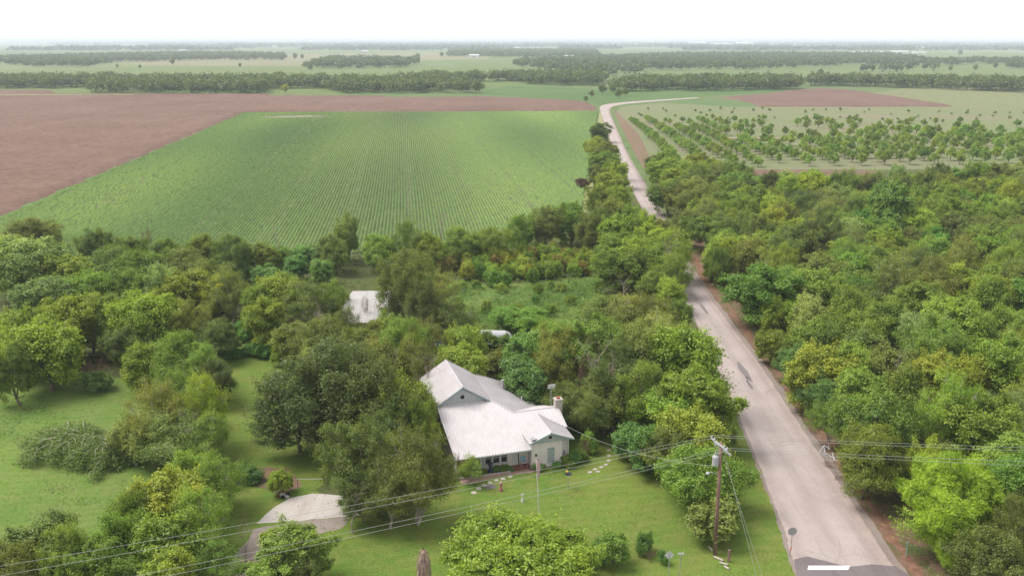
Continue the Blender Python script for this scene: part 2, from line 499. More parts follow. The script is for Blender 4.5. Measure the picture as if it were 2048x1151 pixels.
def np_mesh(name, V, Q, attr=None, mat=None):
    """V (n,3), Q (m,4) quads"""
    me = bpy.data.meshes.new(name)
    me.vertices.add(len(V)); me.vertices.foreach_set('co', np.ascontiguousarray(V, np.float32).ravel())
    m = len(Q); k = Q.shape[1]
    me.loops.add(m * k); me.loops.foreach_set('vertex_index', np.ascontiguousarray(Q, np.int32).ravel())
    me.polygons.add(m)
    me.polygons.foreach_set('loop_start', np.arange(0, m * k, k, dtype=np.int32))
    if attr is not None:
        a = me.attributes.new('v', 'FLOAT', 'POINT')
        a.data.foreach_set('value', np.ascontiguousarray(attr, np.float32))
    me.update(calc_edges=True)
    if mat is not None: me.materials.append(mat)
    return me

def ripe_mat():
    m, N, L, b = new_mat('ripe_grain')
    n1 = noise(N, L, 0.015, 4, 0.6); n2 = noise(N, L, 0.35, 5, 0.8); n3 = noise(N, L, 0.12, 3, 0.6, (1, 0.06, 1))
    c = ramp(N, L, n1, [(0.35, (0.142, 0.088, 0.068)), (0.65, (0.170, 0.108, 0.086))])
    c = mix(N, L, ramp(N, L, n3, [(0.56, (0.000, 0.000, 0.000)), (0.72, (0.550, 0.550, 0.550))]), c, (0.19, 0.125, 0.10))
    L.new(mix(N, L, 1.0, c, ramp(N, L, n2, [(0.25, (0.62, 0.62, 0.62)), (0.75, (1.35, 1.35, 1.35))]), 'MULTIPLY'), b.inputs['Base Color'])
    b.inputs['Roughness'].default_value = 1.0
    b.inputs['Specular IOR Level'].default_value = 0.05
    return m
M_RIPE = ripe_mat()

def grain(name, poly, step, hgt, label, seed=0):
    """a standing crop: a rough-topped slab of plants over the polygon"""
    rng = np.random.default_rng(seed)
    P = [(p[0], p[1]) for p in poly]
    xs = np.arange(min(p[0] for p in P), max(p[0] for p in P), step)
    ys = np.arange(min(p[1] for p in P), max(p[1] for p in P), step)
    X, Y = np.meshgrid(xs, ys, indexing='ij')
    ins = inpoly_np(X, Y, P)
    # a vertex is high inside, at ground level one cell outside
    pad = np.zeros_like(ins)
    pad |= ins
    pad[1:] |= ins[:-1]; pad[:-1] |= ins[1:]; pad[:, 1:] |= pad[:, :-1].copy(); pad[:, :-1] |= pad[:, 1:].copy()
    Z = np.where(ins, hgt * rng.uniform(0.7, 1.12, X.shape), -0.02)
    X2 = X + rng.uniform(-.3, .3, X.shape) * step; Y2 = Y + rng.uniform(-.3, .3, X.shape) * step
    idx = -np.ones(X.shape, int); idx[pad] = np.arange(pad.sum())
    V = np.stack([X2[pad], Y2[pad], Z[pad]], 1)
    a, b, c, d = idx[:-1, :-1], idx[1:, :-1], idx[1:, 1:], idx[:-1, 1:]
    ok = (a >= 0) & (b >= 0) & (c >= 0) & (d >= 0)
    Q = np.stack([a[ok], b[ok], c[ok], d[ok]], 1)
    o = link(name, np_mesh(name, V, Q, mat=M_RIPE))
    tag(o, label, 'crop', kind='stuff')
    return o

CROP = [(-118, 150), (-132, 215), (-170, 550), (56.0, 562), (33.5, 358), (18.5, 222), (8, 196), (-30, 178)]
sheet('crop_soil', CROP, 0.010, M_SOIL)
grain('ripe_grain_field', [(-560, 215), (-134.5, 215), (-172, 553), (56, 565), (56.5, 604), (50, 655), (-20, 700), (-90, 690), (-110, 712), (-205, 712), (-206, 735), (-390, 738), (-420, 790), (-560, 800)], 2.6, 1.0, 'broad ripe pinkish brown grain crop beside and beyond the green rows', 1)
grain('ripe_grain_patch', [tuple(G(u, v)[:2]) for u, v in ((1440, 196), (1520, 190), (1580, 182), (1640, 178), (1700, 181), (1750, 188), (1840, 202), (1905, 213), (1700, 213.5), (1520, 213), (1505, 206), (1480, 200))], 2.6, 0.9, 'ripe brown grain patch beyond the orchard', 2)
sheet('bare_strip', [(62, 288), (128, 283), (128, 300), (62, 303)], 0.014, M_RIPE)
sheet('bare_track', [(51, 330), (54, 332), (62, 420), (66, 520), (68, 570), (64, 570), (59, 480), (54, 400)], 0.018, M_VERGE)
sheet('orchard_ground', [(46.5, 300), (230, 305), (420, 350), (560, 600), (365, 590), (150, 600), (110, 640), (76, 600), (68, 560), (58, 440), (50, 340)], 0.010, M_ORCH)
sheet('grass_field', [(365, 556), (560, 610), (560, 760), (260, 800), (225, 700), (300, 612)], 0.012, M_PASTURE)
sheet('green_field', [(-18, 735), (60, 645), (66, 612), (76, 634), (150, 705), (262, 790), (200, 815), (90, 800), (40, 860), (0, 870), (-30, 800)], 0.016, M_GREENCROP)

M_PALESOIL = simple('pale_dry_soil', (0.22, 0.20, 0.14), 1.0, .35, .5)
M_DRYGRASS = simple('dry_grass_strip', (0.22, 0.22, 0.09), 1.0, .3, .3)
sheet('bare_soil_patch', jag([G(512, 235), G(560, 233.2), G(600, 231.5), G(655, 229.6), G(640, 231.6), G(600, 233.6), G(560, 235)], 2.4, 3, 14), .022, M_PALESOIL)
sheet('field_margin', jag([G(490, 224.2), G(700, 223.2), G(1000, 222), G(1196, 221), G(1196, 219.8), G(1000, 220.6), G(700, 221.8), G(495, 222.6)], .8, 8, 15), .024, M_DRYGRASS)
sheet('field_margin', jag([G(1160, 425), G(1184, 320), G(1200, 222), G(1210, 222), G(1196, 320), G(1182, 425)], .5, 6, 16), .014, M_DRYGRASS)
sheet('field_margin', jag([G(0, 193.5), G(150, 192.8), G(275, 192.2), G(275, 191.2), G(150, 191.6), G(0, 192)], .8, 8, 17), 1.14, M_DRYGRASS)
# crop rows
def crop_rows():
    rng = np.random.default_rng(7)
    dirv = np.array([-0.125, 1.0]); dirv /= np.linalg.norm(dirv)
    nv = np.array([dirv[1], -dirv[0]])
    sp, seg = 0.86, 1.2
    Vs, Qs, As = [], [], []
    base = 0
    big = rng.uniform(0, 6.28, 12)
    for o in np.arange(-140, 180, sp):
        s = np.arange(130, 590, seg)
        P = np.outer(s, dirv) + nv * o
        # rows bend a little towards the road
        bend = np.clip((P[:, 0] - 0) / 60, 0, 1) ** 2 * 0.07 * (s - 200)
        X = P[:, 0] + bend; Y = P[:, 1]
        X = X + 0.25 * np.sin(Y / 37 + 1.3)
        ins = inpoly_np(X, Y, CROP)
        if ins.sum() < 4: continue
        X, Y = X[ins], Y[ins]
        n = len(X)
        # thin and missing plants in drifts
        d = np.sin(X * .045 + big[0]) * np.sin(Y * .021 + big[1]) + .6 * np.sin(X * .11 + Y * .013 + big[2])
        thin = rng.uniform(0, 1, n) < (0.012 + 0.10 * (d > 0.85) + .22 * (d > 1.25))
        streak = (np.sin(o * 0.37 + big[3]) + .4 * np.sin(o * 1.9) > .98) & (rng.uniform(0, 1, n) < 0.35)
        bare = ((X + 130) / 24) ** 2 + ((Y - 519) / 11) ** 2 < rng.uniform(.5, 1.1, n)
        dk = rng.uniform(0, 1, n) < .004
        hgt = rng.uniform(.42, .58, n) * np.where(dk, 1.5, 1) * np.where(thin | streak, .25, 1) * np.where(bare, 0.02, 1)
        wid = rng.uniform(.29, .38, n) * np.where(thin | streak, .4, 1) * np.where(bare, .1, 1)
        jx = rng.uniform(-.07, .07, n)
        L_ = np.stack([X - wid + jx, Y, np.full(n, .005)], 1)
        T = np.stack([X + jx * 2, Y + rng.uniform(-.15, .15, n), hgt], 1)
        R_ = np.stack([X + wid + jx, Y, np.full(n, .005)], 1)
        V = np.stack([L_, T, R_], 1).reshape(-1, 3)
        i = np.arange(n - 1) * 3 + base
        Q1 = np.stack([i, i + 1, i + 4, i + 3], 1); Q2 = np.stack([i + 1, i + 2, i + 5, i + 4], 1)
        Vs.append(V); Qs += [Q1, Q2]
        As.append(np.repeat(np.clip((0.48 + 0.19 * d + rng.normal(0, .09, n)) * np.where(dk, .1, 1), 0, 1), 3))
        base += 3 * n
    me = np_mesh('crop_rows', np.concatenate(Vs), np.concatenate(Qs), np.concatenate(As), LEAF)
    o = link('crop_rows', me); o.color = (0.172, 0.262, 0.074, 1)
    tag(o, 'long straight rows of low green crop plants in the big field', 'crop', kind='stuff')
crop_rows()

# ------------------------------------------------------------------ trees
def leaf_quads(rng, C, D, L, W, upb=0.5, rnd=0.8, spray=0.0):
    """one leaf per centre C (n,3); D outward direction (n,3)"""
    n = len(C)
    nr = D * 0.55 + np.array([0, 0, upb]) + rng.normal(0, rnd, (n, 3)) * 0.7
    nr /= np.linalg.norm(nr, axis=1)[:, None] + 1e-9
    t = rng.normal(0, 1, (n, 3)) + D * spray + np.array([0, 0, 0.25 * spray])
    t -= nr * (t * nr).sum(1)[:, None]
    t /= np.linalg.norm(t, axis=1)[:, None] + 1e-9
    b = np.cross(nr, t)
    l = (L * rng.uniform(.65, 1.35, n))[:, None]; w = (W * rng.uniform(.7, 1.3, n))[:, None]
    fold = nr * w * 0.25
    p0 = C - t * l * .5; p1 = C + b * w * .5 - t * l * .05 + fold; p2 = C + t * l * .5; p3 = C - b * w * .5 - t * l * .05 + fold
    return np.stack([p0, p1, p2, p3], 1)

def crown_mesh(name, Q, var):
    n = len(Q)
    V = Q.reshape(-1, 3)
    F = np.arange(4 * n).reshape(-1, 4)
    return np_mesh(name, V, F, np.repeat(var, 4), LEAF)

def unit(v): return v / (np.linalg.norm(v) + 1e-9)

def tree_proto(seed, h=8.0, r=3.4, base=0.28, nl=26, ncl=11, nlf=42, L=0.30, W=0.17, lobe=(0.24, 0.40), upb=0.5, spray=0.0,
               flat=1.0, spread=0.24, bark=None, top=1.0, twig=0.5, patch=0.10, droop=0.0, trunk_r=None, forks=4, vsd=0.13, inner=0.25, kind_fine=True):
    rng = np.random.default_rng(seed)
    if h > 4.5 and kind_fine: L *= .80; W *= .82; nlf = int(nlf * 1.4)
    zc = h * (base + 1.0) / 2; rz = h * (1.0 - base) / 2
    ph = rng.uniform(0, 6.28, 6); am = rng.uniform(.08, .24, 6)
    def rad(d):
        a = math.atan2(d[1], d[0])
        k = 1 + am[0] * math.cos(a + ph[0]) + am[1] * math.cos(2 * a + ph[1]) + am[2] * math.cos(3 * a + ph[2]) + am[3] * math.sin(3 * d[2] + ph[3])
        return k
    lobes = []
    tries = 0
    while len(lobes) < nl and tries < 4000:
        tries += 1
        d = unit(rng.normal(0, 1, 3)); 
        if d[2] < -0.75: continue
        lr = rng.uniform(*lobe) * r
        q = rng.uniform(.62, 0.92) if rng.uniform() > inner else rng.uniform(.15, .6)
        k = rad(d)
        rr = max(0.1, r * k - lr * .55); zz = max(.1, rz * (1 + 0.5 * (k - 1)) - lr * .55)
        w = 1.0
        if d[2] > 0: w = 1 - (1 - top) * d[2] ** 2
        p = np.array([d[0] * rr * q * w, d[1] * rr * q * w, zc + d[2] * zz * q])
        if any(np.linalg.norm(p - o[0]) < 0.55 * (lr + o[1]) * .8 for o in lobes): continue
        lobes.append((p, lr))
    # wood: trunk, forking limbs, branches to the lobes, twigs
    wood = MB()
    tr = trunk_r or 0.026 * h
    fz = h * max(base * 0.75, 0.12)
    lean = rng.normal(0, .03 * h, 2)
    f0 = np.array([lean[0], lean[1], fz])
    wood.tube([(0, 0, -.25), (lean[0] * .3, lean[1] * .3, fz * .4), tuple(f0)], [tr * 1.25, tr, tr * .85], 7)
    nodes = [f0]
    nrad = [tr * .8]
    for k in range(forks):
        a = 2 * math.pi * (k + rng.uniform(-.3, .3)) / forks
        e = np.array([math.cos(a) * r * .42, math.sin(a) * r * .42, zc + rz * rng.uniform(0.0, .5)])
        m = f0 * .5 + e * .5 + rng.normal(0, .06 * r, 3)
        wood.tube([tuple(f0 + (0, 0, -.1)), tuple(m), tuple(e)], [tr * .7, tr * .48, tr * .22], 5)
        nodes += [m, e]; nrad += [tr * .45, tr * .2]
    Qs, Vr = [], []
    for p, lr in lobes:
        j = min(range(len(nodes)), key=lambda i: np.linalg.norm(nodes[i] - p) + (1.5 if nodes[i][2] > p[2] else 0))
        m = (nodes[j] + p) / 2 + rng.normal(0, .08 * r, 3) + np.array([0, 0, -.05 * r])
        r0 = nrad[j] * .6
        wood.tube([tuple(nodes[j]), tuple(m), tuple(p)], [r0, r0 * .6, 0.025], 4, False)
        out = unit(p - np.array([0, 0, zc - rz * .25]))
        lv = rng.normal(0, patch)
        for c in range(ncl):
            d = unit(rng.normal(0, 1, 3) + out * .55 + np.array([0, 0, .25]))
            cp = p + d * lr * rng.uniform(.55, 1.05) * np.array([1, 1, flat])
            cp[2] -= droop * rng.uniform(0, 1) * lr
            if cp[2] < .12: cp[2] = rng.uniform(.1, .3)
            if rng.uniform() < twig:
                wood.tube([tuple(p + (cp - p) * .1), tuple(cp)], [0.022, 0.008], 3, False)
            n = int(nlf * rng.uniform(.6, 1.4))
            C = cp + rng.normal(0, spread * lr, (n, 3)) * np.array([1, 1, .75 * flat])
            if spray: C = C + d * np.abs(rng.normal(0, spread * lr, (n, 1)))
            if droop: C[:, 2] -= droop * np.abs(rng.normal(0, .35 * lr, n))
            D = (C - p); D /= np.linalg.norm(D, axis=1)[:, None] + 1e-9
            Qs.append(leaf_quads(rng, C, D, L, W, upb, .8, spray))
            Vr.append(np.clip(.5 + lv + rng.normal(0, .06) + rng.normal(0, vsd, n), 0, 1))
    for c in range(int(nl * 2.2)):
        p, lr = lobes[rng.integers(len(lobes))]
        out = unit((p - np.array([0, 0, zc - rz * .5])) + rng.normal(0, .35, 3) * r * .4 + np.array([0, 0, .25 * r]))
        tip = p + out * lr * rng.uniform(1.1, 1.75)
        if tip[2] < .4: continue
        wood.tube([tuple(p), tuple(tip)], [.02, .006], 3, False)
        n = int(nlf * rng.uniform(.25, .6))
        t = rng.uniform(.45, 1.05, (n, 1))
        C = p + (tip - p) * t + rng.normal(0, .13 * lr + .04, (n, 3))
        Qs.append(leaf_quads(rng, C, np.tile(out, (n, 1)), L * .9, W * .9, upb, .8, spray + .5))
        Vr.append(np.clip(.58 + rng.normal(0, .08) + rng.normal(0, vsd, n), 0, 1))
    Q = np.concatenate(Qs); V = np.concatenate(Vr)
    Q[:, :, 2] = np.maximum(Q[:, :, 2], 0.03)
    cm = crown_mesh('crown', Q, V)
    tm = wood.mesh('trunk', bark or BARK, True)
    return dict(trunk=tm, crown=cm, h=float(np.percentile(Q[:, 0, 2], 99.3)), r=float(np.percentile(np.linalg.norm(Q[:, 0, :2], axis=1), 96)))

def bare_proto(seed, h=8.0, levels=5, bark=None, spread=0.55, r0=0.16, up=0.25, start=None, kids=(2, 3)):
    rng = np.random.default_rng(seed)
    wood = MB()
    def grow(p, d, ln, rad, lev):
        q = p + d * ln * .55 + rng.normal(0, .06 * ln, 3)
        d2 = unit(d + rng.normal(0, .18, 3) + np.array([0, 0, up * .3]))
        e = q + d2 * ln * .45
        wood.tube([tuple(p), tuple(q), tuple(e)], [rad, rad * .82, rad * .66], 5 if lev < 2 else 3, False)
        if lev >= levels: return
        for k in range(rng.integers(kids[0], kids[1] + 1)):
            nd = unit(d2 + rng.normal(0, spread, 3) + np.array([0, 0, up * .4]))
            grow(e if k < 2 else q, nd, ln * rng.uniform(.62, .86), max(.008, rad * rng.uniform(.5, .66)), lev + 1)
    grow(np.array([0, 0, -.15]), unit(np.array(start if start else (0.05, 0, 1.0))), h * .3, r0, 0)
    me = wood.mesh('branches', bark or DEADWOOD, True)
    zs = [v[2] for v in wood.v]
    return dict(trunk=me, crown=None, h=max(zs), r=max(math.hypot(v[0], v[1]) for v in wood.v))

PROTO = {}
def reg(kind, *ps): PROTO[kind] = list(ps)
reg('elm', tree_proto(11, 8, 3.7, .04, 40, 12, 40), tree_proto(12, 8, 3.4, .06, 36, 12, 40, lobe=(.22, .42)), tree_proto(13, 7.6, 3.9, .03, 42, 11, 40), tree_proto(14, 9, 3.3, .03, 40, 12, 40, lobe=(.2, .4), inner=.35))
reg('oak', tree_proto(23, 9.4, 4.0, .03, 60, 12, 36, L=.25, W=.12, lobe=(.15, .34), vsd=.12), tree_proto(21, 9, 4.3, .04, 52, 13, 42, L=.24, W=.12, lobe=(.18, .34), vsd=.1), tree_proto(22, 9, 4.0, .05, 48, 13, 42, L=.24, W=.12, lobe=(.2, .34), vsd=.1))
reg('mesq', tree_proto(31, 8, 3.6, .12, 34, 12, 34, L=.30, W=.09, lobe=(.2, .36), spray=.8, flat=.7, bark=BARK_PALE, twig=.8, spread=.3), tree_proto(32, 8, 3.3, .14, 30, 12, 34, L=.30, W=.09, lobe=(.2, .38), spray=.8, flat=.7, bark=BARK_PALE, twig=.8, spread=.3))
reg('lime', tree_proto(43, 8.6, 3.7, .04, 48, 11, 38, L=.32, W=.18, lobe=(.18, .36), vsd=.15), tree_proto(44, 9.2, 3.2, .03, 42, 12, 40, L=.32, W=.18, lobe=(.2, .4), vsd=.15, top=.75), tree_proto(41, 8, 3.6, .04, 36, 13, 44, L=.34, W=.19, lobe=(.26, .42), vsd=.15), tree_proto(42, 8.2, 3.3, .05, 34, 13, 44, L=.34, W=.19, lobe=(.26, .44), vsd=.15))
reg('poplar', tree_proto(51, 13, 3.3, .06, 44, 13, 40, L=.36, W=.26, lobe=(.28, .42), top=.55, vsd=.16))
reg('magnolia', tree_proto(61, 6, 3.4, .05, 34, 12, 36, L=.36, W=.2, lobe=(.24, .36), flat=.8, vsd=.16))
reg('bush', tree_proto(71, 3, 1.6, .02, 20, 11, 34, L=.2, W=.11, lobe=(.28, .44), forks=3, trunk_r=.05), tree_proto(72, 2.6, 1.7, .02, 20, 11, 34, L=.2, W=.11, lobe=(.28, .44), forks=3, trunk_r=.05))
reg('umbrella', tree_proto(81, 5.2, 5.6, .12, 64, 14, 46, L=.34, W=.17, lobe=(.16, .26), flat=.75, droop=.2, vsd=.17, forks=6))
reg('feather', tree_proto(91, 9, 4.0, .06, 60, 13, 46, L=.5, W=.07, lobe=(.18, .3), spray=1.6, vsd=.14, upb=.35))
reg('orchard', tree_proto(101, 5, 2.5, .24, 15, 9, 24, L=.4, W=.24, lobe=(.3, .46)), tree_proto(102, 5, 2.4, .26, 13, 9, 24, L=.4, W=.24, lobe=(.3, .48)), tree_proto(103, 4.6, 2.7, .22, 16, 9, 22, L=.4, W=.24, lobe=(.3, .44)))
reg('sapling', tree_proto(111, 2.5, 1.2, .2, 8, 6, 14, L=.34, W=.2, lobe=(.35, .5), forks=3, trunk_r=.04))
reg('bare', bare_proto(121, 7), bare_proto(122, 8, spread=.6))
reg('bare_red', bare_proto(131, 4.5, 6, DEADRED, .6, .07, kids=(3, 3)), bare_proto(132, 4, 6, DEADRED, .7, .06, kids=(3, 3)))

COLR = dict(elm=(.105, .150, .034), oak=(.080, .108, .036), mesq=(.118, .142, .050), lime=(.118, .172, .032), poplar=(.10, .165, .052), magnolia=(.068, .125, .040),
            bush=(.085, .145, .032), umbrella=(.125, .185, .036), feather=(.150, .225, .026), orchard=(.125, .185, .052), sapling=(.105, .14, .06),
            teal=(.080, .140, .055), deep=(.050, .125, .030), rust=(.125, .112, .04), pale=(.135, .175, .075), dark=(.066, .086, .032), deadbrown=(.060, .030, .030), gold=(.145, .175, .032), weed=(.085, .17, .055), olive=(.096, .120, .038))
RT = random.Random(5)
TREES = []        # x, y, r of all placed
def plant(x, y, h, r, kind, color=None, label='', cat='tree', group=None, name='tree', rot=None, jit=.21, tilt=0.0):
    if kind in ('umbrella', 'feather', 'poplar'): jit = .04
    p = RT.choice(PROTO[kind])
    root = empty(name, (x, y, 0), RT.uniform(0, 6.28) if rot is None else rot, label, cat, group)
    sz = h / p['h']; sx = r / p['r']
    t = link('trunk', p['trunk'], root)
    t.scale = (sx, sx, sz)
    if p['crown'] is not None:
        c = link('crown', p['crown'], root)
        c.scale = (sx, sx, sz)
        base = COLR[color or kind]
        k = RT.uniform(1 - jit, 1 + jit); k2 = RT.uniform(-jit, jit) * .6
        c.color = (2.05 * base[0] * k * (1 + k2), 1.96 * base[1] * k, 1.32 * base[2] * k * (1 - k2), 1)
    if tilt: root.rotation_euler = (tilt * RT.uniform(-1, 1), tilt * RT.uniform(-1, 1), root.rotation_euler[2])
    TREES.append((x, y, r))
    return root

def at_px(u, vtop, wpx, h):
    p = G(u, vtop, h)
    F = proj((p.x, p.y, h * .6))[2]
    return p.x, p.y, wpx * F / FPX / 2

